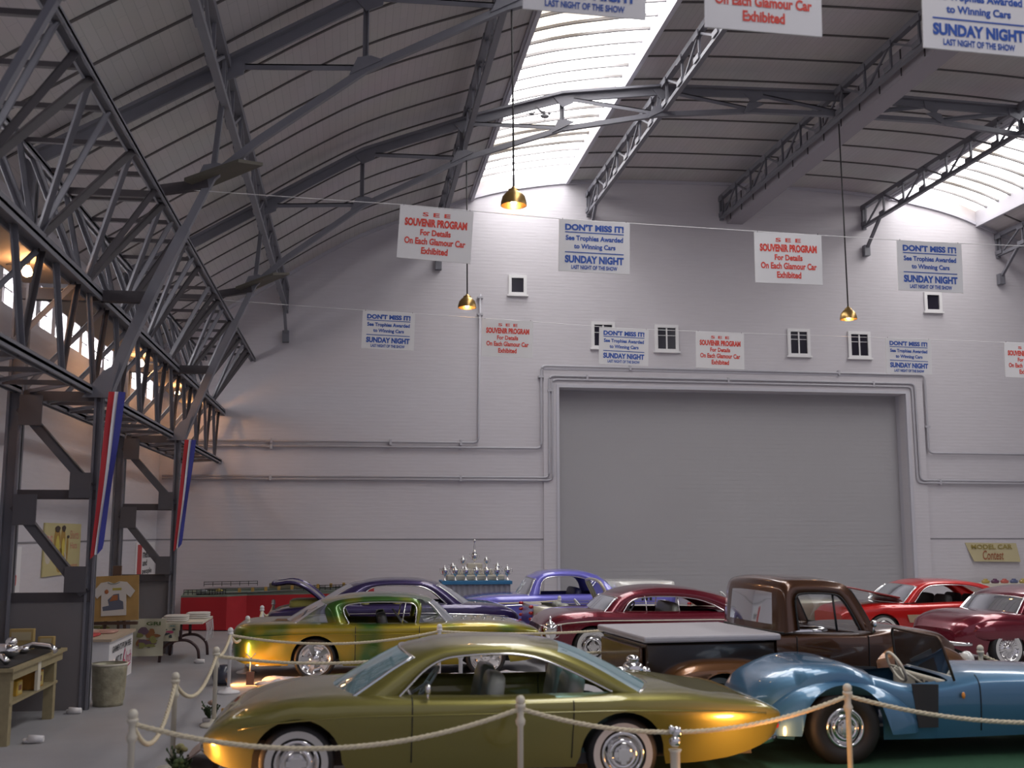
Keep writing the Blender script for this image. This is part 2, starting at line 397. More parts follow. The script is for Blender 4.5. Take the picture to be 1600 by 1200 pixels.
conduit('thin grey conduit turning straight up the back wall beside a red sign', [(-5.2, 4.93), (3.5, 4.95), (3.54, 9.3)], .032, [(-2.3, 4.93, 0), (3.0, 4.95, 0), (1, 4.94, 0), (3.54, 9.2, 1), (3.54, 8.7, 1)])
conduit('grey pipe stepping up around the outer border of the big door', [(-5.2, 4.79), (5.33, 4.81), (5.33, 7.22), (17.27, 7.19), (17.28, 4.8), (27, 4.75)], .035, [(-2.3, 4.79, 0), (5.33, 6.9, 1), (8, 7.22, 0), (14.5, 7.2, 0), (17.28, 5.6, 1)])
conduit('upper grey pipe of the pair around the inside border of the big door', [(-5.2, 3.95), (5.56, 3.97), (5.56, 6.93), (16.93, 6.92), (16.96, 3.97), (27, 3.92)], .03, [(-2.3, 3.92, 0), (3.0, 3.93, 0), (5.6, 6.5, 1), (6.7, 6.9, 0), (11, 6.9, 0), (15.6, 6.88, 0), (17.6, 3.93, 0)])
conduit('lower grey pipe of the pair around the inside border of the big door', [(-5.2, 3.87), (5.66, 3.89), (5.66, 6.83), (16.83, 6.82), (16.86, 3.89), (27, 3.84)], .03, [])

# ---------------------------------------------------------------- steel: arch trusses on lattice columns
UPX = [-4.68, -3.5, -2.0, 0.05, 2.2, 4.45, 6.75, 8.9, 11.15]
UPZ = [7.78, 8.45, 9.36, 10.6, 11.42, 12.14, 12.45, 12.5, 12.55]
LOX = [-3.52, -3.48, -3.2, -2.86, -2.5, -2.15, -1.5, 0.05, 2.2, 4.45, 6.65, 8.9, 11.15]
LOZ = [0.0, 4.3, 5.1, 5.95, 6.75, 7.55, 8.15, 9.35, 10.5, 11.32, 11.78, 12.0, 12.03]
LON = [(-2.15, 7.55), (0.05, 9.35), (2.2, 10.5), (4.45, 11.32), (6.65, 11.78), (8.9, 12.0), (11.15, 12.03)]
def arch_truss(Y, label, gl, slim=1.0):
    t = thing('arch_truss', label, 'roof truss', (-2.5, Y, 7.5), group=gl)
    W = 2*XC
    for s in (0, 1):
        X = lambda x: W-x if s else x
        c = MB(); 
        for i in range(len(UPX)-1):
            c.beam((X(UPX[i]), Y, UPZ[i]), (X(UPX[i+1]), Y, UPZ[i+1]), .26, .05); c.beam((X(UPX[i]), Y, UPZ[i]-.09), (X(UPX[i+1]), Y, UPZ[i+1]-.09), .06, .2)
        c.build('upper_chord', STEEL, t, True)
        c = MB()
        for i in range(4 if True else 1, len(LOX)-1):
            c.beam((X(LOX[i]), Y, LOZ[i]), (X(LOX[i+1]), Y, LOZ[i+1]), .105)
        for i in range(1, 4): c.beam((X(LOX[i]), Y, LOZ[i]), (X(LOX[i+1]), Y, LOZ[i+1]), .14*slim, .19*slim)
        c.build('lower_chord', STEEL, t, True)
        for k in range(7):
            if k == 6 and s: break
            ux, uz = UPX[k+2], UPZ[k+2]; lx, lz = LON[k]
            c = MB(); c.angle((X(ux), Y, uz), (X(lx), Y, lz), .09); c.build('web_post', STEEL, t, True)
        for k in range(6):
            ux, uz = UPX[k+2], UPZ[k+2]-.1; lx, lz = LON[k+1]
            if k == 5: pass
            c = MB(); c.angle((X(ux), Y, uz), (X(lx), Y, lz+.02), .09); c.build('web_diagonal', STEEL, t, True)
        for k in range(6):
            ux, uz = UPX[k+2], UPZ[k+2]; lx, lz = LON[k]
            a = X(ux); sg = -1 if s else 1
            g = MB(); g.prism([(a-.2*sg, Y-.05, uz-.1), (a+.28*sg, Y-.05, uz), (a+.25*sg, Y-.05, uz-.2), (a, Y-.05, uz-.32)], (0, .04, 0))
            g.build('gusset_plate', STEEL, t, True)
            a = X(lx); g = MB(); g.prism([(a-.24*sg, Y-.09, lz-.12), (a-.12*sg, Y-.09, lz+.16), (a+.08*sg, Y-.09, lz+.2), (a+.26*sg, Y-.09, lz+.15)], (0, .03, 0))
            g.build('gusset_plate', STEEL, t, True)
        # brown flat plate with a tie to the side girder at the haunch
        b = MB(); sg = -1 if s else 1
        b.prism([(X(-2.5), Y-.3, 7.38), (X(-1.75), Y-.3, 7.7), (X(-1.45), Y+.25, 7.85), (X(-2.3), Y+.3, 7.45)], (0, 0, .05))
        b.build('haunch_plate', GUSSET, t, True)
        b = MB(); b.beam((X(-2.88), Y, 7.32), (X(-2.2), Y, 7.45), .12, .14); b.build('haunch_tie', STEELD, t, True)
        b = MB(); b.beam((X(-4.68), Y, 5.72), (X(-2.95), Y, 5.72), .14, .16); b.build('cross_tie', STEELD, t, True)
        b = MB(); b.beam((X(-4.2), Y, 7.25), (X(-2.85), Y, 7.25), .08, .1); b.build('cross_tie', STEELD, t, True)
    return t
def lattice_column(Y, label, gl=None):
    t = thing('lattice_column', label, 'column', (-4.1, Y, 0), group=gl)
    for nm, x, z1, w in (('leg', -4.68, 7.7, .2), ('leg', -3.57, 4.35, .12)):
        c = MB(); c.lohi((x-w/2, Y-.02, 0), (x+w/2, Y+.02, z1)); fl_ = w*.5; c.lohi((x-w/2, Y-fl_, 0), (x-w/2+.035, Y+fl_, z1)); c.lohi((x+w/2-.035, Y-fl_, 0), (x+w/2, Y+fl_, z1)); c.build(nm, STEEL, t, True)
    for z in (4.27, 2.9, 1.5):
        c = MB(); c.beam((-4.6, Y, z), (-3.55, Y, z), .1, .13); c.build('cross_bar', STEELD, t, True)
    for (z0, z1) in ((4.1, 3.0), (2.75, 1.55)):
        c = MB(); c.angle((-4.6, Y-.05, z0), (-3.62, Y-.05, z1), .13); c.build('diagonal_brace', STEELG, t, True)
    for z in (4.27, 2.9, 1.62):
        if z > 2: MB().lohi((-4.6, Y-.15, z-.42), (-4.30, Y-.11, z+.0)).build('gusset_plate', STEELG, t, True)
        if z < 4: MB().lohi((-3.88, Y-.15, z-.05), (-3.6, Y-.11, z+.30)).build('gusset_plate', STEELG, t, True)
    g = MB(); g.prism([(-3.78, Y-.15, 4.25), (-3.42, Y-.15, 4.25), (-3.30, Y-.15, 4.75), (-3.52, Y-.15, 4.62)], (0, .04, 0))
    g.build('gusset_plate', STEEL, t, True)
    return t
FR = [(1.9, 'arched steel roof truss nearest the camera, above the frame'), (8.9, 'arched steel roof truss over the hanging signs nearest the camera'), (15.9, 'arched steel roof truss that carries the nearer pendant lamp'), (22.9, 'arched steel roof truss nearest the back wall, crossing the skylight')]
for Y, l in FR[1:]: arch_truss(Y, l, 'arched roof trusses', .45 if Y < 10 else 1)
lattice_column(8.9, 'grey steel lattice column nearest the camera, left of the workbench')
lattice_column(15.9, 'grey steel lattice column behind the workbench with a long striped ribbon')
lattice_column(22.9, 'grey steel lattice column between easel and red table, farther ribbon on it')

# purlin trusses running the length of the hall
def purlin_truss(x, label, top=None, nearY=3.0, S=STEEL):
    z1 = (top if top else skin(x)-.42); z0 = z1-.62
    t = thing('purlin_truss', label, 'roof truss', (x, YB-.1, z0), group=None)
    c = MB(); c.beam((x, nearY, z1), (x, YB, z1), .13, .12); c.build('top_chord', S, t, True)
    c = MB(); c.beam((x, nearY, z0), (x, YB, z0), .11, .09); c.build('bottom_chord', S, t, True)
    n = int((YB-nearY)/1.17); y = YB-.2; k = 0
    while y > nearY+1.2:
        c = MB(); c.beam((x, y, z1), (x, y, z0), .05)
        c.build('web_post', S, t, True)
        c = MB()
        if k % 2: c.beam((x, y, z1), (x, y-1.17, z0), .045)
        else: c.beam((x, y, z0), (x, y-1.17, z1), .045)
        c.build('web_diagonal', S, t, True)
        y -= 1.17; k += 1
    yy = YB-.2
    while yy > nearY+1.2:
        MB().lohi((x-.09, yy-.16, z1-.13), (x-.07, yy+.16, z1)).build('gusset_plate', S, t, True); MB().lohi((x-.09, yy-.16, z0), (x-.07, yy+.16, z0+.12)).build('gusset_plate', S, t, True); yy -= 1.17
    c = MB(); c.lohi((x-.06, YB-.1, z0-.1), (x+.06, YB-.02, z1)); c.build('wall_bracket', S, t, True)
    if abs(x-10.95) < .01: return t
    c = MB(); c.beam((x, YB-1.1, z0), (x+.02, YB-.12, z0-.72), .08); c.build('knee_brace', S, t, True)
    c = MB(); c.lohi((x-.08, YB-.2, z0-.95), (x+.1, YB-.02, z0-.62)); c.build('brace_foot', S, t, True)
    return t
purlin_truss(-2.0, 'lengthwise roof truss low over the left side, between the girder and skylight', 9.3)
purlin_truss(2.3, 'lengthwise roof truss along the left edge of the centre skylight', 11.55)
purlin_truss(6.8, 'pale lengthwise roof truss along the right edge of the centre skylight', 12.5)
purlin_truss(10.95, 'lengthwise roof truss beside the boxed duct', 12.55)
purlin_truss(15.55, 'dark lengthwise roof truss crossing the right skylight', 12.45)
purlin_truss(20.0, 'lengthwise roof truss at the far right behind the right skylight', 11.7)
# boxed duct under the ridge with straps
t = thing('roof_duct', 'long boxed duct under the ridge with thin vertical straps', 'duct', (11.35, YB, 11.75))
d = MB(); d.lohi((11.12, 3, 11.75), (11.62, YB, 12.4)); d.build('duct_casing', mat('duct', (.30, .28, .31), .6), t, True)
for y in np.arange(4, 30.8, .95):
    d = MB(); d.lohi((11.10, y, 11.8), (11.12, y+.03, 12.38)); d.build('duct_strap', STEELD, t, True)

# ---------------------------------------------------------------- side girder on the left
gd = thing('side_girder', 'long steel box girder of V struts over the left columns', 'girder', (-3.7, 15.9, 4.35))
GY0, GY1 = 5.0, YB
for nm, x, z, w, h in (('upper_chord', -2.88, 7.22, .14, .1), ('upper_chord', -4.2, 7.22, .12, .1), ('middle_chord', -3.7, 5.72, .22, .16), ('lower_chord', -3.7, 4.36, .12, .12), ('lower_chord', -4.65, 4.36, .12, .12)):
    c = MB(); c.lohi((x-w/2, GY0, z-.02), (x+w/2, GY1, z+.02)); c.lohi((x-w/2, GY0, z-h/2), (x-w/2+.03, GY1, z+h/2)); c.lohi((x+w/2-.03, GY0, z-h/2), (x+w/2, GY1, z+h/2)); c.build(nm, STEEL, gd, True)
y = 6.15; k = 0
while y < YB-.1:
    for dy in (-1.25, -0.3, 0.35, 1.0):
        if y+dy > YB or (k+int(dy*3)) % 5 == 4: continue
        c = MB(); c.angle((-3.66, y, 5.76), (-2.88, y+dy, 7.2), .085); c.build('upper_strut', STEEL if dy < 0 else STEELD, gd, True)  # lit and shaded struts painted in: those leaning away get the darker steel
    for dy in (-.8, .8):
        if y+dy > YB: continue
        c = MB(); c.angle((-3.74, y, 5.76), (-4.2, y+dy, 7.2), .075); c.build('inner_strut', STEEL, gd, True)
    y += 2.25; k += 1
y = 5.75
while y < YB-.6:
    for dy in (-.55, .55):
        c = MB(); c.angle((-3.7, y, 4.38), (-3.7, y+dy*1.0, 5.68), .07); c.build('lower_strut', STEELD if dy > 0 else STEEL, gd, True)  # same split here: shade put into the colour of every second strut
    c = MB(); c.angle((-4.65, y, 4.38), (-3.75, y+.5, 5.65), .07); c.build('back_strut', STEEL, gd, True)
    y += 1.72
y = 5.6
while y < YB:
    c = MB(); c.beam((-3.7, y, 4.34), (-4.65, y, 4.34), .06); c.build('lower_tie', STEELD, gd, True)
    c = MB(); c.beam((-3.7, y, 4.34), (-4.65, min(y+1.1, YB), 4.34), .05); c.build('lower_lacing', STEEL, gd, True)
    c = MB(); c.beam((-2.88, y, 7.24), (-4.2, y, 7.24), .06); c.build('upper_tie', STEELD, gd, True)
    y += 1.17
# soffit boards under the aisle roof, where the bare bulbs hang
sf = MB(); 
for a, b in ((5, 8.7), (9.1, 15.7), (16.1, 22.7), (23.1, 30.9)): sf.lohi((-4.62, a, 5.84), (-3.84, b, 5.87))
struct(sf, 'trim_30', mat('soffit_board', (.36, .31, .27), .75))

# bare bulbs
BM = mat('bulb_glow', (1, .8, .5), .3, emit=(1.0, 0.50, 0.20), es=BULB)
for (y, l) in ((14.3, 'bare glowing bulb nearest the camera under the left soffit'), (21.9, 'bare glowing bulb under the left soffit, second one from the camera'), (26.4, 'bare glowing bulb under the left soffit, third one from the camera'), (29.7, 'bare glowing bulb under the left soffit closest to the back wall')):
    x = -4.18
    t = thing('bare_bulb', l, 'light bulb', (x, y, 5.84), group=None)
    b = MB(); b.lathe([(.001, -.255), (.05, -.235), (.065, -.19), (.05, -.15), (.025, -.11), (.025, -.09)], (0, 0, .02), 14); b.build('bulb', BM, t)
    b = MB(); b.lathe([(.03, -.09), (.035, 0)], (0, 0, 0), 12); b.build('socket', DARK, t)
    b = MB(); b.tube([(0, 0, -.03), (-.1, .1, -.05), (-.22, .2, -.02), (-.35, .3, -.01)], .008, 5); b.build('wire', DARK, t)

# pendant lamps
BRASS = mat('brass_shade', (.42, .27, .10), .32, .85, noise=.15, nscale=9)
PB = mat('pendant_bulb', (1, .85, .6), .3, emit=(1.0, .62, .30), es=45)
def pendant(x, y, z, ztop, r, label):
    t = thing('pendant_lamp', label, 'pendant lamp', (x, y, z), group='brass pendant lamps')
    b = MB(); b.tube([(0, 0, .24), (-.01, 0, (ztop-z)/2), (-.03, 0, ztop-z)], .016, 6); b.build('cord', DARK, t)
    b = MB(); b.lathe([(r, 0), (r*.98, .05), (r*.86, .14), (r*.6, .2), (r*.42, .225), (r*.42, .25), (r*.2, .27), (r*.12, .3), (r*.02, .3), (r*.1, .28), (r*.38, .235), (r*.56, .19), (r*.82, .13), (r*.94, .045), (r*.96, 0)], (0, 0, 0), 28, cap=False); b.build('lamp_shade', BRASS, t)
    b = MB(); b.sq((0, 0, .07), (.05, .05, .065), 1); b.build('bulb', PB, t)
pendant(2.33, 15.9, 7.32, 10.5, .2, 'brass pendant lamp hanging nearest, in front of the centre skylight')
pendant(2.34, 22.9, 7.19, 10.5, .2, 'brass pendant lamp below the red sign, left of the small square window')
pendant(11.03, 22.9, 7.18, 11.8, .19, 'brass pendant lamp hanging in front of the wall above the big door')

# ---------------------------------------------------------------- hanging signs
def signA(mb):
    mb.text('S E E', -.21, .21, .262, .325, -.012, .02); mb.text('SOUVENIR PROGRAM', -.47, .47, .10, .225, -.012, .05)
    mb.text('For Details', -.23, .23, -.035, .06, -.012, .035); mb.text('On Each Glamour Car', -.46, .46, -.175, -.07, -.012, .035); mb.text('Exhibited', -.2, .2, -.32, -.215, -.012, .035)
def signB(mb):
    mb.text("DON'T MISS IT!", -.46, .46, .24, .345, -.012, .05); mb.lohi((-.46, -.012, .205), (.46, -.011, .22))
    mb.text('See Trophies Awarded', -.45, .45, .06, .165, -.012, .035); mb.text('to Winning Cars', -.32, .33, -.065, .035, -.012, .035)
    mb.lohi((-.46, -.012, -.11), (.46, -.011, -.095)); mb.text('SUNDAY NIGHT', -.46, .46, -.27, -.15, -.012, .05); mb.text('LAST NIGHT OF THE SHOW', -.36, .36, -.365, -.30, -.012, .035)
sa, sb = MB(), MB(); signA(sa); signB(sb)
LET = {}
def hsign(kind, x, y, z, roll, label, rz=0.0, wd=1.1):
    t = thing('hanging_sign', label, 'sign', (x, y, z), rz=rz, group=None, ry=math.radians(-roll))
    c = MB(); c.lohi((-.555, -.008, -.405), (.555, .008, .405)); o = c.build('card', SIGNW, t)
    if kind not in LET: LET[kind] = (sa if kind == 'A' else sb).build('lettering', REDI if kind == 'A' else BLUEI, t)
    else: l = LET[kind].copy(); COL.objects.link(l); l.parent = t
    for s in (-.5, .5):
        e = MB(); e.tube([(s, 0, .4), (s, 0, .43)], .006, 5); e.build('hook', STEELD, t)
rows = [
 ('B', 1.95, 8.9, 7.31, -1.5, 'blue lettered hanging sign nearest the camera, cut by the top edge over the skylight'),
 ('A', 3.6, 8.9, 7.26, -1, 'red lettered hanging sign nearest the camera, cut by the top edge'),
 ('B', 5.70, 8.9, 7.20, -1.5, 'blue lettered hanging sign in the top right corner'),
 ('A', 1.14, 15.9, 6.82, -3.0, 'larger red lettered hanging sign left of the brass pendant lamp, half on the dark roof'),
 ('B', 3.58, 15.9, 6.72, -1.0, 'larger blue lettered hanging sign in front of the wall beside the skylight truss foot'),
 ('A', 6.7, 15.9, 6.65, -0.3, 'larger red lettered hanging sign above the middle of the big door'),
 ('B', 9.08, 15.9, 6.6, -0.8, 'larger blue lettered hanging sign right of the right pendant cord'),
 ('B', 0.66, 22.9, 6.64, -1.6, 'smaller blue lettered hanging sign, leftmost of the far row'),
 ('A', 3.22, 22.9, 6.54, -1.1, 'smaller red lettered hanging sign right of the low pendant lamp'),
 ('B', 5.79, 22.9, 6.42, -1.6, 'smaller blue lettered hanging sign overlapping a small window above the door'),
 ('A', 7.98, 22.9, 6.39, -1.1, 'smaller red lettered hanging sign just above the middle of the door head'),
 ('B', 12.44, 22.9, 6.36, -1.1, 'smaller blue lettered hanging sign above the right corner of the door'),
 ('A', 15.35, 22.9, 6.33, -1.1, 'smaller red lettered hanging sign cut by the right edge')]
for r in rows: hsign(*r)
for y, pts, l in ((8.9, [(-3.3, 7.85), (1.95, 7.72), (3.6, 7.67), (5.7, 7.61), (12, 7.6), (25.6, 7.9)], 'thin white line carrying the nearest row of signs'),
               (15.9, [(-2.6, 7.35), (0.65, 7.26), (3.1, 7.14), (6.7, 7.06), (9.1, 7.01), (16, 7.0), (24.9, 7.2)], 'thin white line carrying the middle row of larger signs'),
               (22.9, [(-2.8, 7.2), (0.66, 7.05), (3.22, 6.95), (5.79, 6.83), (7.98, 6.80), (12.44, 6.77), (15.35, 6.74), (24.9, 7.0)], 'thin white line carrying the far row of smaller signs')):
    c = MB(); c.tube([(x, y, z) for x, z in pts], .006, 5); o = c.build('sign_line', WHITE); tagp(o, l, 'string', None)
    o.location = (0, 0, 0)

# striped ribbons hanging from the columns
def ribbon(Y, zt, zb, label):
    t = thing('striped_ribbon', label, 'ribbon', (-3.3, Y, zb), group=None)
    cols = [mat('ribbon_red', (.45, .02, .03), .6), mat('ribbon_white', (.7, .7, .74), .6), mat('ribbon_blue', (.03, .035, .25), .6)]
    for k, nm in enumerate(('red_stripe', 'white_stripe', 'blue_stripe')):
        rowsL = []
        ed = [0, .085, .135, .22]
        for i in range(15):
            f = i/14; z = zt+(zb-zt)*f+(.0 if k < 1 else -.0); wv = 1-.35*f
            xc = -3.40-.13*f; bulge = .015*math.sin(f*9)
            a = xc+ed[k]*wv; b = xc+ed[k+1]*wv
            rowsL.append([(a, Y-.05-.02*math.sin(f*7+k), z-(.06 if k == 0 and i == 14 else 0)), (b, Y-.03-.02*math.sin(f*7+k+1)+bulge, z+(.08 if k == 2 and i == 14 else 0))])
        m_ = MB(); m_.grid(rowsL); m_.grid([[(p[0], p[1]+.006, p[2]) for p in reversed(r)] for r in rowsL]); m_.build(nm, cols[k], t, True)
ribbon(15.7, 4.32, 2.08, 'long red white and blue ribbon on the column behind the workbench')
ribbon(22.7, 4.25, 2.08, 'red white and blue ribbon on the farther column near the red table')
# ================================================================ CARS
GLASS_TEAL = glass_mat('teal_glass', (0.40, 0.74, 0.80), .18, .74)
GLASS = glass_mat('clear_glass', (0.85, 0.88, 0.9), .15, .93)
def paint(name, col, metal=.45, rough=.32, flake=0.0):
    return mat(name, col, rough, metal, coat=1.0, coatr=.05, noise=flake, nscale=3)
TIRE = mat('tire_rubber', (.012, .011, .011), .55)
WW = mat('whitewall', (.55, .54, .52), .5)
SEAT = mat('pearl_vinyl', (.30, .31, .27), .4, coat=.3)
LENS_R = mat('red_lens', (.45, .01, .01), .2, coat=1)
LENS_W = mat('clear_lens', (.75, .75, .72), .12, coat=1)
AMBER = mat('amber_lens', (.75, .28, .03), .2, coat=1)
_wc = {}
def wheel(parent, x, y, z, r, w=.2, white=True, kind='spoke', side=1, hub=.62):
    key = (r, w, white, kind, hub)
    if key not in _wc:
        a = MB(); h = w/2
        a.lathe([(r*.6, -h), (r*.78, -h), (r*.95, -h*.9), (r, -h*.55), (r, h*.55), (r*.95, h*.9), (r*.78, h), (r*hub, h*.92), (r*hub*.98, h*.4)], n=40, axis='y', cap=False)
        if white: a.lathe([(r*.84, h*1.012), (r*.66, h*.99)], n=40, axis='y', mi=1, cap=False); a.lathe([(r*.84, -h*1.012), (r*.66, -h*.99)], n=40, axis='y', mi=1, cap=False)
        b = MB(); q = r*hub
        b.lathe([(q, h*.92), (q*.94, h*1.02), (q*.86, h*.9), (q*.8, h*.45), (q*.3, h*.5), (q*.3, h*.95), (q*.22, h*1.1), (.002, h*1.15)], n=32, axis='y', cap=False)
        if kind == 'spoke':
            for k in range(5):
                t = 2*PI*k/5; b.prism([(q*.25*math.cos(t-.35), h*.95, q*.25*math.sin(t-.35)), (q*.88*math.cos(t-.2), h*.85, q*.88*math.sin(t-.2)), (q*.88*math.cos(t+.2), h*.85, q*.88*math.sin(t+.2)), (q*.25*math.cos(t+.35), h*.95, q*.25*math.sin(t+.35))], (0, -.03, 0))
        elif kind == 'wire':
            for k in range(28):
                t = 2*PI*k/28; s_ = .25*(1 if k % 2 else -1)
                b.beam((q*.28*math.cos(t), h*.95, q*.28*math.sin(t)), (q*.9*math.cos(t+s_), h*.72, q*.9*math.sin(t+s_)), .008)
        else:
            b.lathe([(q*.72, h*.8), (q*.66, h*1.0), (q*.5, h*1.05), (q*.46, h*.7)], n=28, axis='y', cap=False)
            for k in range(3): b.box((0, h*1.12, 0), (q*.9, .012, .05) if k == 0 else (.05, .012, q*.9) if k == 1 else (.1, .03, .1))
        ta = a.build('wheel', [TIRE, WW], parent); tb = b.build('hubcap', CHROME, ta)
        _wc[key] = (ta.data, tb.data)
    else:
        ta = bpy.data.objects.new('wheel', _wc[key][0]); COL.objects.link(ta); ta.parent = parent
        tb = bpy.data.objects.new('hubcap', _wc[key][1]); COL.objects.link(tb); tb.parent = ta
    ta.location = (x, y, z)
    if side < 0: ta.rotation_euler = (0, 0, PI)
    return ta

class Car:
    def __init__(s, root, tab, arches, wz, e=.42, cabin=None, wb=.8, tuck=.12, fin=0, crease=0.0, xs_extra=()):
        s.root = root; s.tab = np.array(tab, float); s.arch = arches; s.wz = wz; s.e = e; s.cabin = cabin; s.wb = wb; s.tuck = tuck; s.fin = fin; s.crease = crease
        X = s.tab[:, 0]; s.fw, s.fzt, s.fcr, s.fzs, s.fzb = [pchip(X, s.tab[:, k]) for k in range(1, 6)]
        xs = list(np.linspace(X[0], X[-1], 64)); 
        for xc, R in arches: xs += list(xc+R*np.sin(np.linspace(-PI/2, PI/2, 17)))
        for a in (0, 1): xs += [X[0]+.02, X[0]+.05, X[-1]-.02, X[-1]-.05]
        if cabin: xs += list(cabin)
        xs += list(xs_extra); s.xs = sorted(set(round(float(x), 4) for x in xs))
    def zb(s, x):
        z = s.fzb(x)
        for xc, R in s.arch:
            if abs(x-xc) <= R+1e-5: z = max(z, s.wz+math.sqrt(max(0, R*R-(x-xc)**2)))
        return z
    def sec(s, x, nl=6, nu=14):
        w, zt, cr, zs, zb = s.fw(x), s.fzt(x), s.fcr(x), s.fzs(x), s.zb(x); z0 = s.fzb(x); pts = []
        if zs < zb+.02: zs = zb+.02
        for i in range(nl):
            t = i/nl; z = zb+(zs-zb)*t; tt = (z-z0)/max(.01, (zs-z0)); y = w*(1-s.tuck*(1-tt)**1.7)-s.crease*math.sin(PI*min(1, tt))*w
            pts.append((x, y, z))
        H = zt+cr-zs; 
        for i in range(nu+1):
            a = PI/2*i/nu; c, q = math.cos(a), math.sin(a)
            y = w*(c**s.e if c > 1e-9 else 0); z = zs+H*(q**s.e)
            edge = (y/w)**4
            z += -0*edge + s.fin*max(0, (abs(y)/w-.7)/.3)*(q**.5)*s.finw(x)
            pts.append((x, y, z))
        return pts
    def finw(s, x):
        return s.finf(x) if hasattr(s, 'finf') else 1
    def full(s, x):
        h = s.sec(x); return [(p[0], -p[1], p[2]) for p in h]+[p for p in reversed(h[:-1])]
    def body(s, m, name='body'):
        rows = [s.full(x) for x in s.xs]; mb = MB(); C = len(rows[0])
        def skip(i, j):
            if not s.cabin: return False
            xm = (s.xs[i]+s.xs[i+1])/2
            if not (s.cabin[0] < xm < s.cabin[1]): return False
            y = (abs(rows[i][j][1])+abs(rows[i][j+1][1]))/2; z = rows[i][j][2]
            return y < s.wb-.05 and z > s.fzs(xm)
        mb.grid(rows, skip=skip)
        k = len(mb.v)
        for r in (rows[0], rows[-1]):
            b = len(mb.v); mb.v += r; f = tuple(range(b, b+C)); mb.f.append(f if r is rows[-1] else f[::-1]); mb.m.append(0); mb.sm.append(False)
        # inner lining so that the shell has thickness at the sill
        o = mb.build(name, m, s.root)
        u = MB(); x0, x1 = s.tab[0, 0]+.28, s.tab[-1, 0]-.28
        wmin = min(s.fw(x0), s.fw(x1), s.fw(0))-.30
        u.lohi((x0, -wmin, s.fzb(0)+.02), (x1, wmin, min(s.fzb(0)+.26, .5)))
        if s.cabin: u.lohi((s.cabin[0]-.02, -s.wb+.02, s.fzb(0)+.02), (s.cabin[1], s.wb-.02, s.fzb(0)+.12))
        for a, b in zip([x0]+[q for xc, R in s.arch for q in (xc-R-.02, xc+R+.02)], [q for xc, R in s.arch for q in (xc-R-.02, xc+R+.02)]+[x1]):
            pass
        u.build('chassis', DARK, s.root)
        return o
    def seam(s, mb, x, off=.003, top=True):
        h = s.sec(x); n = 6+(8 if top else 4)
        mb.tube([(p[0], -(p[1]+off), p[2]+.001) for p in h[1:n]], .006, 5); mb.tube([(p[0], (p[1]+off), p[2]+.001) for p in h[1:n]], .006, 5)
    def spear(s, mb, x0, x1, dz=0, r=.013, flat=1.0, n=30):
        for sg in (-1, 1):
            P = []
            for i in range(n+1):
                x = x0+(x1-x0)*i/n; z = s.fzs(x)+dz; P.append((x, sg*(s.fw(x)*(1.0)+.004 if dz >= -.03 else sg*0+s.fw(x)*.99), z))
            mb.tube(P, r, 6)
    def bumper(s, x, z, w, r=.05, wrap=.25, m=None, name='bumper'):
        d = 1 if x > 0 else -1; P = []
        for i in range(25):
            t = -1+2*i/24; y = t*w; xx = x-d*(wrap*abs(t)**5)-d*.05*t*t; P.append((xx, y, z))
        mb = MB(); mb.tube(P, r, 10, rr=[r*(1-.25*abs(-1+2*i/24)**6) for i in range(25)])
        return mb.build(name, m or CHROME, s.root)

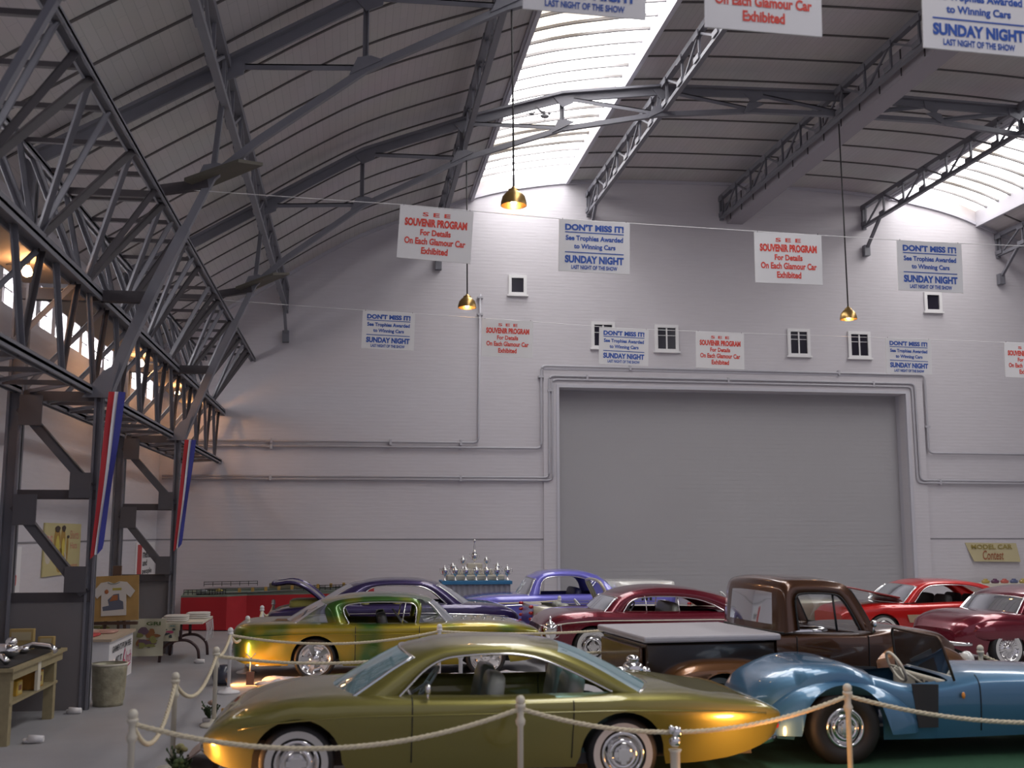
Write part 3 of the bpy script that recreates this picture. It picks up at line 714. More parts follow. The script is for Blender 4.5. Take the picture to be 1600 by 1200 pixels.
def chaik(P, n=3):
    for _ in range(n):
        Q = [P[0]]
        for a, b in zip(P[:-1], P[1:]): Q += [tuple(.75*p+.25*q for p, q in zip(a, b)), tuple(.25*p+.75*q for p, q in zip(a, b))]
        Q += [P[-1]]; P = Q
    return P
def greenhouse(root, outer, inner, wb, wr, zb, zr, crown, mroof, mglass, bulge=.12, rear_span=.86, trim=CHROME, it=3, name='roof', rear_glass=True, front_glass=True, split=(None, None), hdr=None, side=None, zg=None):
    OS = chaik(side, it) if side else None
    O = chaik(outer, it); I = chaik(inner, it); n = len(O)
    yz = lambda z: wb+(wr-wb)*(min(max((z-zb)/(zr-zb), 0), 1.1))**1.3
    xf = split[0] if split[0] is not None else outer[1][0]; xr = split[1] if split[1] is not None else outer[-2][0]
    V = list(np.linspace(-1, 1, 15)); xm = (xf+xr)/2
    def row(p):
        x, z = p; k = 1-min(1, max(0, (z-zb)/(zr-zb))); hw = yz(z); sg = 1 if x > xm else -1
        return [(x+sg*bulge*(1-v*v)*(.35+k*.9)*(1 if abs(x-xm) > (xf-xr)*.45 else 0), v*hw, z+crown*(1-abs(v)**2.6)*(1 if True else 0)*(1-k)) for v in V]
    rows = [row(p) for p in O]
    isF = [p[0] > xf+1e-4 for p in O]; isR = [p[0] < xr-1e-4 for p in O]
    rf = MB(); fg = MB(); rg = MB()
    for i in range(n-1):
        a, b = rows[i], rows[i+1]
        F = isF[i] and isF[i+1]; R = isR[i] and isR[i+1]
        for j in range(14):
            vm = abs((V[j]+V[j+1])/2); q = [a[j], b[j], b[j+1], a[j+1]]
            if F and vm < .96: (fg if front_glass else MB()).add(q, [(0, 1, 2, 3)], 0, True)
            elif R and vm < rear_span and (zg is None or zg[0] < (O[i][1]+O[i+1][1])/2 < zg[1]): (rg if rear_glass else MB()).add(q, [(0, 1, 2, 3)], 0, True)
            else: rf.add(q, [(0, 1, 2, 3)], 0, True)
    for sg in (-1, 1):
        SO = OS or O
        out = [(p[0], sg*yz(p[1]), p[1]) for p in SO]; inn = [(p[0], sg*yz(p[1]), p[1]) for p in I]
        oi = [(p[0], sg*(yz(p[1])-.045), p[1]-.01) for p in SO]; ii = [(p[0], sg*(yz(p[1])-.045), p[1]-.01) for p in I]
        rws = [[out[i], inn[i], ii[i], oi[i]] for i in range(n)]
        rf.grid(rws, closed=True)
        if OS:
            for i in range(n-1):
                q = [(O[i][0], sg*yz(O[i][1]), O[i][1]), (O[i+1][0], sg*yz(O[i+1][1]), O[i+1][1]), (OS[i+1][0], sg*yz(OS[i+1][1]), OS[i+1][1]), (OS[i][0], sg*yz(OS[i][1]), OS[i][1])]
                if abs(q[0][0]-q[3][0])+abs(q[1][0]-q[2][0]) > .01: (fg if O[i][0] > xm else rg).add(q, [(0, 1, 2, 3)], 0, True)
    # weld
    bmesh_weld = True
    o = rf.build(name, mroof, root)
    bm = bmesh.new(); bm.from_mesh(o.data); bmesh.ops.remove_doubles(bm, verts=bm.verts, dist=.0015); bmesh.ops.recalc_face_normals(bm, faces=bm.faces); bm.to_mesh(o.data); bm.free()
    for mb, nm in ((fg, 'windshield'), (rg, 'rear_window')):
        if mb.v:
            g_ = mb.build(nm, mglass, root)
            bm = bmesh.new(); bm.from_mesh(g_.data); bmesh.ops.remove_doubles(bm, verts=bm.verts, dist=.0015); bm.to_mesh(g_.data); bm.free()
    if trim:
        c = MB()
        for sg in (-1, 1):
            c.tube([(p[0], sg*(yz(p[1])+.004), p[1]) for p in I], .013, 6)
            fr = [(p[0]+.01, sg*(yz(p[1])*.97), p[1]+.006) for p in O if p[0] >= xf-.02]
            if len(fr) > 1: c.tube(fr, .014, 6)
        for idx in ([k for k in range(n) if isF[k]][-1:] if any(isF) else []): c.tube(rows[idx], .013, 6)
        c.tube(rows[0], .015, 6)
        if rear_glass: c.tube(rows[-1], .015, 6)
        c.build('window_trim', trim, root)
    return O, I, yz
def seats(root, xs, z, m=SEAT, w=.62, bench=False):
    for x in xs:
        mb = MB()
        for y in ((0,) if bench else (-.36, .36)):
            wy = w if bench else .29
            mb.sq((x+.2, y, z), (.27, wy, .1), .35); mb.sq((x-.08, y, z+.27), (.09, wy, .27), .4, R=Matrix.Rotation(-.18, 3, 'Y'))
        mb.build('seat', m, root)
def steering(root, x, y, z, r=.19, m=None, tilt=.6, sub=None):
    mb = MB(); R = Matrix.Rotation(-tilt, 3, 'Y')
    P = [Vector((x, y, z))+R @ Vector((0, r*math.cos(2*PI*k/28), r*math.sin(2*PI*k/28))) for k in range(28)]
    mb.tube(P, .016, 7, closed=True)
    for k in (0, 9, 19): mb.tube([P[k], (x+.03, y, z)], .01, 5)
    mb.tube([(x, y, z), (x+.42, y, z-.27)], .016, 6)
    return mb.build('steering_wheel', m or BLACK, root)
def dash(root, x, w, z, m):
    mb = MB(); mb.sq((x, 0, z), (.12, w, .09), .4); return mb.build('dashboard', m, root)
def mirror_(root, x, y, z, m=CHROME):
    mb = MB(); mb.tube([(x, y, z), (x, y*1.02, z+.09)], .012, 6); mb.sq((x, y*1.03, z+.12), (.03, .05, .045), .8); return mb.build('side_mirror', m, root)

# ---------------- front: olive bubble top coupe, nose to the left
OLIVE = paint('olive_pearl_paint', (.235, .21, .045), .55, .34)
def olive():
    r = thing('custom_coupe', 'long olive gold hardtop coupe in the foreground behind the front rope', 'car', (1.42, 11.12, 0), PI)
    T = [(-2.74, .66, .64, .00, .58, .52), (-2.66, .82, .69, .01, .62, .44), (-2.4, .92, .765, .03, .66, .32), (-2.1, .95, .80, .03, .68, .25), (-1.7, .98, .845, .04, .70, .22), (-.9, 1.0, .86, .03, .72, .22), (0, 1.0, .855, .03, .72, .22),
         (1.2, .99, .86, .05, .72, .22), (1.9, .96, .82, .07, .69, .23), (2.4, .89, .72, .07, .62, .26), (2.62, .80, .62, .05, .54, .32), (2.72, .68, .54, .02, .48, .38)]
    c = Car(r, T, [(1.88, .40), (-1.10, .40)], .32, .36, (-1.0, 1.0), .84, .16, 0, .03); c.body(OLIVE)
    for x in (1.88, -1.10):
        for s in (-1, 1): wheel(r, x, s*.80, .33, .335, .22, True, 'cap', s, .6)
    greenhouse(r, [(1.42, .86), (.78, 1.27), (.3, 1.31), (-.35, 1.30), (-.75, 1.18), (-1.28, .875)], [(.98, .875), (.66, 1.19), (.3, 1.235), (-.2, 1.235), (-.55, 1.12), (-1.02, .885)], .84, .66, .86, 1.31, .05, OLIVE, GLASS_TEAL, .2, .93, split=(.79, -.52))
    s = MB(); c.seam(s, .86); c.seam(s, -.62, top=False); s.build('door_seam', BLACK, r)
    s = MB(); c.spear(s, -2.5, 2.4, .015, .008); s.build('side_crease', OLIVE, r)
    seats(r, (.15, -.62), .5, SEAT); dash(r, .95, .7, .78, OLIVE); steering(r, .62, -.36, .86, .17, WHITE)
    mirror_(r, .72, .93, .84); mirror_(r, .72, -.93, .84)
    c.bumper(2.76, .40, .72, .045); c.bumper(-2.78, .38, .72, .045)
    for s_ in (-1, 1):
        h = MB(); h.sq((2.60, s_*.58, .54), (.08, .12, .07), .8); h.build('headlight', AMBER, r)
        h = MB(); h.sq((-2.68, s_*.55, .52), (.05, .14, .05), .7); h.build('tail_light', LENS_R, r)
olive()

# ---------------- gold and green coupe, nose to the right
GOLD = paint('candy_gold_green_paint', (.36, .26, .01), .6, .3)
def gold_mat():
    nt = GOLD.node_tree; b = nt.nodes['Principled BSDF']; tc = nt.nodes.new('ShaderNodeTexCoord')
    sx = nt.nodes.new('ShaderNodeSeparateXYZ'); nt.links.new(tc.outputs['Object'], sx.inputs[0])
    n = nt.nodes.new('ShaderNodeTexNoise'); n.inputs['Scale'].default_value = 1.1; nt.links.new(tc.outputs['Object'], n.inputs['Vector'])
    cr = nt.nodes.new('ShaderNodeValToRGB'); el = cr.color_ramp.elements; el[0].position = .40; el[0].color = (.04, .13, .012, 1); el[1].position = .56; el[1].color = (.36, .27, .01, 1)
    nt.links.new(n.outputs['Fac'], cr.inputs[0]); nt.links.new(cr.outputs[0], b.inputs['Base Color'])
gold_mat()
def gold():
    r = thing('custom_coupe', 'yellow gold coupe with green fades, chrome wheels, parked behind the olive one', 'car', (.62, 19.45, 0), 0)
    T = [(-2.54, .72, .80, .0, .62, .42), (-2.48, .86, .86, .01, .66, .32), (-2.2, .96, .89, .02, .70, .24), (-1.2, 1.0, .90, .02, .73, .22), (0, 1.0, .87, .02, .72, .20), (1.2, .98, .87, .04, .72, .20), (2.0, .95, .82, .06, .68, .22), (2.5, .86, .74, .04, .6, .28), (2.62, .74, .66, .02, .56, .36)]
    c = Car(r, T, [(-1.20, .39), (1.62, .39)], .32, .34, (-.95, .6), .82, .14, 0, .02); c.body(GOLD)
    for x in (-1.20, 1.62):
        for s in (-1, 1): wheel(r, x, s*.84, .33, .34, .2, False, 'spoke', s, .82)
    greenhouse(r, [(.95, .88), (.66, 1.25), (.3, 1.31), (-.6, 1.31), (-1.08, 1.21), (-1.52, .9)], [(.44, .885), (.48, 1.17), (.3, 1.225), (-.5, 1.225), (-.80, 1.16), (-.66, .89)], .83, .66, .88, 1.32, .05, GOLD, GLASS, .18, 1.1, split=(.64, -1.02), side=[(.50, .88), (.58, 1.24), (.3, 1.31), (-.6, 1.31), (-1.10, 1.20), (-1.0, .9)])
    s = MB(); c.seam(s, .5, top=False); c.seam(s, -.55, top=False); s.build('door_seam', BLACK, r)
    s = MB(); c.spear(s, -2.4, 2.4, .0, .01); s.build('side_trim', GOLD, r)
    p = MB()
    for sg in (-1, 1): p.tube([(.22, sg*.83, .88), (.28, sg*.72, 1.2)], .012, 6)
    p.build('vent_window_frame', CHROME, r)
    seats(r, (.0, -.7), .5, mat('dark_vinyl', (.04, .04, .04), .4)); dash(r, .62, .7, .8, DARK); steering(r, .2, .36, .9, .17, WHITE)
    c.bumper(2.68, .40, .8, .045); c.bumper(-2.58, .42, .8, .05)
    for s_ in (-1, 1):
        h = MB(); h.sq((-2.50, s_*.6, .64), (.05, .2, .06), .6); h.build('tail_light', LENS_R, r)
        h = MB(); h.sq((2.58, s_*.6, .6), (.05, .1, .08), .9); h.build('headlight', LENS_W, r)
        h = MB(); h.tube([(-2.3, s_*.8, .24), (-1.75, s_*.8, .24)], .035, 8); h.build('exhaust_pipe', CHROME, r)
gold()

# ---------------- dark purple car, nose to the right, engine lid raised at its left end
PURP = paint('dark_purple_paint', (.035, .02, .10), .5, .3)
def purple():
    r = thing('custom_coupe', 'dark purple coupe with a raised trunk lid, parked by the red table', 'car', (.98, 24.1, 0), 0)
    T = [(-2.7, .7, .72, 0, .6, .42), (-2.6, .85, .78, .01, .66, .3), (-2.0, .95, .86, .02, .7, .24), (-1.0, .98, .9, .02, .73, .22), (.3, .98, .9, .03, .73, .22), (1.3, .96, .88, .04, .7, .22), (2.1, .9, .82, .06, .66, .24), (2.45, .78, .72, .03, .6, .3), (2.55, .66, .66, .01, .56, .38)]
    c = Car(r, T, [(-1.5, .38), (1.65, .38)], .32, .36, (-.9, .95), .82, .14); c.body(PURP)
    for x in (-1.5, 1.65):
        for s in (-1, 1): wheel(r, x, s*.82, .33, .335, .2, True, 'cap', s)
    greenhouse(r, [(1.35, .88), (.75, 1.34), (.2, 1.40), (-.6, 1.38), (-1.0, 1.25), (-1.5, .9)], [(1.0, .9), (.62, 1.24), (.2, 1.29), (-.5, 1.28), (-.72, 1.15), (-.8, .91)], .82, .64, .88, 1.40, .05, PURP, GLASS, .2, .86, split=(.75, -.9))
    L = MB(); rows = []
    for i in range(13):
        t = i/12; x = -1.55-1.05*t; z = .95+.42*math.sin(PI*min(1, t*1.15)*.62)*1.0-.0*t
        rows.append([(x, v*.72, z+.03*(1-v*v)) for v in np.linspace(-1, 1, 9)])
    L.grid(rows); L.grid([[(a, b, q-.05) for a, b, q in reversed(rw_)] for rw_ in rows]); L.tube([rw_[0] for rw_ in rows], .035, 6); L.tube([rw_[-1] for rw_ in rows], .035, 6); L.tube(rows[-1], .04, 6)
    L.build('trunk_lid', PURP, r)
    e = MB(); e.sq((-1.9, 0, .86), (.4, .5, .14), .4); e.build('trunk_lining', mat('yellow_green_vinyl', (.42, .38, .08), .4), r)
    seats(r, (.1, -.6), .52, mat('yellow_green_vinyl', (.4, .36, .08), .4)); dash(r, .95, .68, .8, PURP); steering(r, .6, .35, .9, .16, WHITE)
    c.bumper(2.58, .42, .78, .045); c.bumper(-2.76, .42, .78, .045)
    s = MB(); c.spear(s, -2.4, 2.3, 0, .01); s.build('side_trim', CHROME, r)
purple()

# ---------------- lavender pickup-coupe with white bed cover, nose to the left
LAV = paint('lavender_paint', (.17, .16, .62), .25, .35)
PEARL = paint('pearl_white_paint', (.74, .73, .70), .1, .35)
def lavender():
    r = thing('coupe_pickup', 'lavender blue hardtop with a white rear deck beside the back wall', 'car', (5.1, 26.5, 0), PI)
    T = [(-2.62, .8, .92, 0, .62, .36), (-2.55, .9, .96, .01, .7, .3), (-2.0, .95, .97, .02, .75, .24), (-.8, .97, .95, .02, .75, .22), (.6, .97, .93, .03, .74, .22), (1.6, .94, .9, .05, .7, .22), (2.3, .88, .82, .06, .66, .26), (2.6, .76, .72, .03, .6, .34)]
    c = Car(r, T, [(-1.5, .38), (1.7, .38)], .32, .36, (-.75, .75), .82, .12); c.body(LAV)
    for x in (-1.5, 1.7):
        for s in (-1, 1): wheel(r, x, s*.82, .33, .335, .2, True, 'cap', s)
    greenhouse(r, [(.98, .93), (.78, 1.40), (.3, 1.48), (-.35, 1.47), (-.75, 1.36), (-1.15, .95)], [(.72, .95), (.66, 1.31), (.3, 1.37), (-.25, 1.36), (-.5, 1.25), (-.6, .96)], .82, .66, .93, 1.48, .05, LAV, GLASS, .16, .8, split=(.8, -.72))
    d = MB(); d.sq((-1.85, 0, 1.10), (.78, .86, .15), .25); d.build('deck_cover', PEARL, r)
    d = MB()
    for sg in (-1, 1): d.lohi((-2.4, sg*.90-.05, .90), (-1.2, sg*.90+.05, .95)); 
    d.build('deck_rail', CHROME, r)
    v = MB()
    for k in range(3): v.lohi((-1.75-.1*k, .945, .80), (-1.70-.1*k, .975, .87)); v.lohi((-1.75-.1*k, -.975, .80), (-1.70-.1*k, -.945, .87))
    v.build('side_vent', BLACK, r)
    seats(r, (-.15,), .55, mat('navy_vinyl', (.02, .02, .08), .5), bench=True); dash(r, .7, .68, .84, LAV)
    s = MB(); c.spear(s, -2.4, 2.4, .0, .012); c.spear(s, -2.4, 2.4, .06, .008); s.build('side_trim', CHROME, r)
    c.bumper(2.66, .42, .8, .05); c.bumper(-2.66, .42, .8, .05)
lavender()

# ---------------- cream convertible, nose to the right
BONE = paint('cream_pearl_paint', (.50, .46, .36), .1, .35)
def convertible(label, loc, rz, m, fin_m, seatm, fh=1.42):
    r = thing('convertible', label, 'car', loc, rz)
    T = [(-2.1, .78, 1.0, -.08, .64, .42), (-2.0, .86, .99, -.08, .68, .34), (-1.4, .92, .92, -.05, .7, .24), (-.6, .94, .85, .0, .7, .22), (.6, .94, .84, .03, .7, .22), (1.5, .92, .8, .05, .68, .22), (2.2, .82, .7, .04, .6, .3), (2.35, .7, .62, .02, .54, .38)]
    c = Car(r, T, [(-1.2, .36), (1.5, .36)], .32, .36, (-1.7, -.45), .82, .12, .10); c.finf = lambda x: min(1, max(0, (-x-.6)/1.0)); c.body(m)
    for x in (-1.2, 1.5):
        for s in (-1, 1): wheel(r, x, s*.80, .33, .335, .2, True, 'cap', s)
    f = MB()
    P = [(-.45, -.8, .86), (-.72, -.72, fh-.04), (-.72, -.3, fh), (-.72, .3, fh), (-.72, .72, fh-.04), (-.45, .8, .86)]
    f.tube(rounded(P, .12), .035, 8); f.tube([(-.4, y, .86) for y in (-.8, -.4, 0, .4, .8)], .025, 6); f.build('windshield_frame', BONE, r)
    g = MB(); g.grid([[(-.43, v*.78, .87) for v in (-1, -.5, 0, .5, 1)], [(-.70, v*.7, fh-.03) for v in (-1, -.5, 0, .5, 1)]]); g.build('windshield', GLASS, r)
    seats(r, (-1.3,), .42, seatm); dash(r, -.52, .7, .8, m); steering(r, -.95, .36, .86, .16, WHITE)
    p = MB(); p.prism([(-2.13, -.6, .5), (-2.13, .6, .5), (-2.06, .62, .92), (-2.06, -.62, .92)], (-.03, 0, 0)); p.build('tail_panel', fin_m, r)
    for k in range(4):
        for s_ in (-1, 1):
            t = MB(); t.sq((-2.14, s_*(.66), .55+.12*k), (.05, .035, .035), 1); t.build('tail_light', LENS_R, r)
    c.bumper(2.4, .42, .74, .045); c.bumper(-2.18, .40, .74, .045)
convertible('cream open convertible with violet tail and red lights behind the maroon coupe', (5.70, 22.6, 0), 0, BONE, LAV, SEAT)
convertible('cream open convertible parked behind the pickup cab, mostly hidden', (9.75, 25.05, 0), 0, BONE, BONE, mat('green_vinyl', (.2, .25, .18), .5), 1.08)

# ---------------- maroon fastback coupe in the middle, nose to the left
MAR = paint('candy_maroon_paint', (.16, .006, .02), .5, .25)
def maroon():
    r = thing('custom_coupe', 'candy maroon chopped coupe with cream pinstripe, left of the pickup bed', 'car', (5.78, 20.6, 0), PI)
    T = [(-2.5, .6, .6, 0, .5, .38), (-2.4, .78, .7, .02, .56, .3), (-1.8, .9, .84, .04, .64, .24), (-.8, .96, .93, .03, .7, .22), (.3, .97, .93, .04, .7, .22), (1.2, .95, .93, .06, .7, .22), (1.9, .9, .88, .08, .66, .22), (2.25, .82, .78, .06, .6, .28), (2.36, .7, .68, .03, .54, .34)]
    c = Car(r, T, [(1.45, .39), (-1.4, .39)], .33, .4, (-.95, .75), .82, .10); c.body(MAR)
    for x in (1.45, -1.4):
        for s in (-1, 1): wheel(r, x, s*.80, .34, .35, .2, True, 'cap', s, .7)
    greenhouse(r, [(1.22, .93), (.9, 1.26), (.3, 1.37), (-.5, 1.34), (-1.1, 1.2), (-1.75, .94)], [(.86, .945), (.70, 1.16), (.3, 1.22), (-.35, 1.20), (-.75, 1.12), (-1.05, .95)], .82, .64, .93, 1.36, .05, MAR, GLASS, .14, .7, split=(.92, -1.0))
    p = MB()
    for sg in (-1, 1): p.tube([(.42, sg*.83, .94), (.42, sg*.71, 1.22)], .01, 6); p.tube([(-.2, sg*.83, .94), (-.2, sg*.71, 1.21)], .01, 6)
    p.build('window_post', CHROME, r)
    s = MB(); c.spear(s, -2.2, 2.2, .10, .012); s.build('pinstripe', CREAM, r)
    seats(r, (-.1,), .55, SEAT, bench=True); dash(r, .75, .68, .84, MAR); steering(r, .45, -.35, .92, .16, WHITE)
    c.bumper(2.42, .42, .78, .045); c.bumper(-2.55, .4, .72, .045)
    for s_ in (-1, 1):
        h = MB(); h.sq((2.27, s_*.6, .66), (.06, .1, .1), 1); h.build('headlight', LENS_W, r)
maroon()

# ---------------- brown pickup truck, nose to the right
BRN = paint('root_beer_paint', (.085, .032, .012), .6, .28)
BRNL = paint('copper_brown_paint', (.20, .085, .03), .6, .26)
def truck():
    r = thing('pickup_truck', 'brown pickup truck with a grey bed cover and bulging rear fender', 'truck', (5.74, 14.05, 0), math.radians(4.5))
    # bed box
    b = MB(); b.lohi((-2.3, -.86, .38), (-.62, .86, 1.04)); b.build('bed', mat('dark_brown_paint', (.035, .018, .01), .3, .4, coat=1), r, bevel=.02)
    b = MB(); b.lohi((-2.36, -.95, 1.06), (-.58, .95, 1.14)); o = b.build('bed_cover', mat('grey_vinyl', (.42, .40, .43), .5, coat=.2), r, bevel=.025)
    t = MB(); t.lohi((-2.36, -.78, .42), (-2.31, .78, 1.0)); t.build('tailgate', BRN, r, bevel=.02)
    # rear fenders: long rounded pontoons
    for sg in (-1, 1):
        f = MB(); rows = []
        for i in range(25):
            u = -1+2*i/24; x = -1.38+.82*u; k = (1-abs(u)**3.2)**.5 if abs(u) < 1 else 0.0
            row = []
            for j in range(13):
                a = PI*j/12 - PI/2*0; yy = .80+.30*math.sin(a)**.8*(k**.35 if k > 0 else 0); zz = .44+.42*k*max(0, math.cos(a*.5))**.6 if False else None
                # section from inner top over the outside to the bottom lip
                an = PI/2*(j/12); yo = .82+.30*k**.4*math.sin(min(an*1.5, PI/2)); zo = .42+(.44*k)*math.cos(an)**.7
                zl = .42
                dx = x+1.42
                if abs(dx) < .37: zl = .34+math.sqrt(.37**2-dx*dx)
                row.append((x, sg*yo, max(zo, min(zl, .42+.44*k))))
            rows.append(row)
        f.grid(rows); o = f.build('rear_fender', BRNL, r)
    # cab
    T = [(-.62, .90, 1.14, 0, 1.0, .34), (-.2, .93, 1.14, .0, 1.0, .30), (.5, .93, 1.13, .0, .98, .30), (.8, .90, 1.13, .03, .96, .32), (1.35, .74, 1.09, .07, .92, .42), (1.85, .62, 1.01, .07, .86, .46), (2.1, .52, .90, .04, .78, .5)]
    c = Car(r, T, [], .33, .3, (-.48, .52), .82, .04); c.body(BRN)
    c.xs = c.xs
    greenhouse(r, [(.72, 1.14), (.58, 1.42), (.44, 1.67), (.30, 1.76), (-.34, 1.78), (-.45, 1.75), (-.50, 1.65), (-.51, 1.4), (-.52, 1.14)], [(.52, 1.16), (.43, 1.36), (.32, 1.55), (.22, 1.61), (-.20, 1.62), (-.30, 1.60), (-.33, 1.52), (-.33, 1.36), (-.32, 1.17)], .90, .80, 1.14, 1.78, .05, BRN, GLASS, .06, .66, split=(.44, -.475), trim=BLACK, it=3, zg=(1.22, 1.60))
    p = MB()
    for sg in (-1, 1): p.tube([(.20, sg*.90, 1.15), (.20, sg*.82, 1.60)], .014, 6)
    p.build('vent_post', BLACK, r)
    # front fenders
    for sg in (-1, 1):
        f = MB(); rows = []
        for i in range(29):
            t = i/28; x = .72+1.45*t; h = .66+.36*math.sin(PI*min(1, .18+t*.82))**.6; w_ = .10+.28*math.sin(PI*min(1, .15+.8*t))**.5
            row = []
            for j in range(15):
                an = PI/2*(j/14); y = .55+w_*1.35*math.sin(an)**.6; z = .42+(h-.42)*math.cos(an)**.5
                dx = x-1.55
                if abs(dx) < .40: z = max(z, .34+math.sqrt(.40**2-dx*dx)) if j > 10 else z
                row.append((x, sg*y, z))
            rows.append(row)
        f.grid(rows)
        b0 = len(f.v); f.v += rows[-1]+[(rows[-1][0][0], rows[-1][0][1], .42)]; f.f.append(tuple(range(b0, len(f.v)))); f.m.append(0); f.sm.append(False)
        f.build('front_fender', BRNL, r)
        h = MB(); h.sq((2.14, sg*.72, .74), (.08, .11, .11), 1); h.build('headlight', LENS_W, r)
        wheel(r, 1.55, sg*.80, .345, .35, .2, True, 'spoke', sg); wheel(r, -1.42, sg*.86, .345, .35, .2, True, 'spoke', sg)
        b = MB(); b.tube([(-.5, sg*.98, .36), (.9, sg*.98, .36)], .045, 8); b.build('running_board', BRN, r)
    g = MB()
    for k in range(5): g.tube([(2.12, -.5, .52+.07*k), (2.16, 0, .52+.07*k), (2.12, .5, .52+.07*k)], .018, 6)
    g.build('grille', CHROME, r)
    c.bumper(2.38, .50, .95, .05); mirror_(r, .66, -.96, 1.12); mirror_(r, .66, .96, 1.12)
    s = MB(); c.seam(s, -.36, .006, False); c.seam(s, .62, .006, False); s.build('door_seam', BLACK, r)
    seats(r, (-.2,), .72, WHITE, bench=True); dash(r, .52, .74, 1.05, BRN); steering(r, .2, .38, 1.16, .19, BLACK)
    ch = MB(); ch.sq((-.0, -.5, 1.12), (.28, .12, .07), .7); ch.build('bucket_trim', CHROME, r)
truck()

# ---------------- red hardtop, nose to the left, hood raised
REDP = paint('torch_red_paint', (.55, .012, .01), .2, .3)
def redcar():
    r = thing('custom_coupe', 'bright red coupe with a raised hood between the pickup and the maroon coupe', 'car', (12.6, 23.0, 0), PI)
    T = [(-2.35, .66, .7, 0, .58, .4), (-2.25, .8, .78, .01, .62, .3), (-1.5, .9, .9, .02, .7, .24), (-.5, .94, .92, .01, .7, .22), (.6, .94, .88, .02, .7, .22), (1.5, .9, .84, .05, .66, .22), (2.1, .82, .76, .05, .6, .26), (2.3, .7, .66, .02, .54, .34)]
    c = Car(r, T, [(1.45, .37), (-1.35, .37)], .32, .36, (-1.2, .7), .82, .12); c.body(REDP)
    for x in (1.45, -1.35):
        for s in (-1, 1): wheel(r, x, s*.80, .33, .335, .2, True, 'cap', s)
    greenhouse(r, [(.95, .9), (.55, 1.28), (.1, 1.35), (-.7, 1.33), (-1.15, 1.22), (-1.68, .95)], [(.7, .91), (.42, 1.22), (.1, 1.27), (-.6, 1.26), (-1.0, 1.15), (-1.25, .93)], .82, .66, .9, 1.35, .05, REDP, GLASS, .15, .8, split=(.56, -1.0))
    h = MB(); h.prism([(.95, -.7, .98), (.95, .7, .98), (2.15, .64, 1.22), (2.15, -.64, 1.22)], (0, 0, .04)); h.build('hood', mat('dark_red_paint', (.2, .01, .01), .3, .2, coat=1), r, bevel=.02)
    s = MB()
    for sg in (-1, 1): s.prism([(.9, sg*.945, .5), (.95, sg*.945, .66), (-.1, sg*.955, .68), (-.4, sg*.955, .6), (-.2, sg*.955, .5)], (0, sg*.015, 0))
    s.build('side_cove', mat('tan_paint', (.4, .3, .2), .4), r)
    seats(r, (-.1, -.75), .52, DARK); dash(r, .65, .68, .8, DARK); steering(r, .3, -.35, .88, .16, BLACK)
    c.bumper(2.36, .42, .78, .045); c.bumper(-2.42, .42, .78, .045)
redcar()

# ---------------- maroon coupe cut by the right edge, nose to the left
def maroon_right():
    r = thing('custom_coupe', 'glossy dark maroon coupe cut off by the right edge of the view', 'car', (12.8, 19.5, 0), PI+math.radians(9)); r.scale = (.94, .94, .93)
    T = [(-2.4, .7, .8, 0, .6, .38), (-1.6, .92, .96, .03, .7, .24), (-.6, .96, 1.0, .02, .74, .22), (.3, .96, .98, .03, .74, .22), (1.1, .93, .98, .06, .72, .22), (1.8, .88, .93, .09, .68, .22), (2.2, .78, .82, .07, .6, .28), (2.36, .62, .68, .03, .54, .36)]
    c = Car(r, T, [(1.4, .40), (-1.3, .40)], .34, .44, (-.9, .7), .82, .08); c.body(MAR)
    for x in (1.4, -1.3):
        for s in (-1, 1): wheel(r, x, s*.84, .345, .36, .2, True, 'wire', s, .72)
    greenhouse(r, [(1.05, .99), (.72, 1.36), (.2, 1.46), (-.5, 1.44), (-1.0, 1.3), (-1.6, 1.0)], [(.78, 1.0), (.58, 1.28), (.2, 1.34), (-.4, 1.33), (-.7, 1.25), (-.95, 1.01)], .82, .66, .98, 1.46, .06, MAR, GLASS, .14, .75, split=(.74, -.85))
    seats(r, (-.1,), .6, SEAT, bench=True); dash(r, .7, .68, .9, MAR); c.bumper(2.42, .44, .8, .05); c.bumper(-2.48, .44, .8, .05)
    for sg in (-1, 1):
        h = MB(); h.sq((2.24, sg*.58, .70), (.06, .1, .1), 1); h.build('headlight', LENS_W, r)
        f = MB(); f.sq((1.35, sg*.80, .68), (.75, .17, .22), .75); f.build('front_fender', MAR, r)
maroon_right()

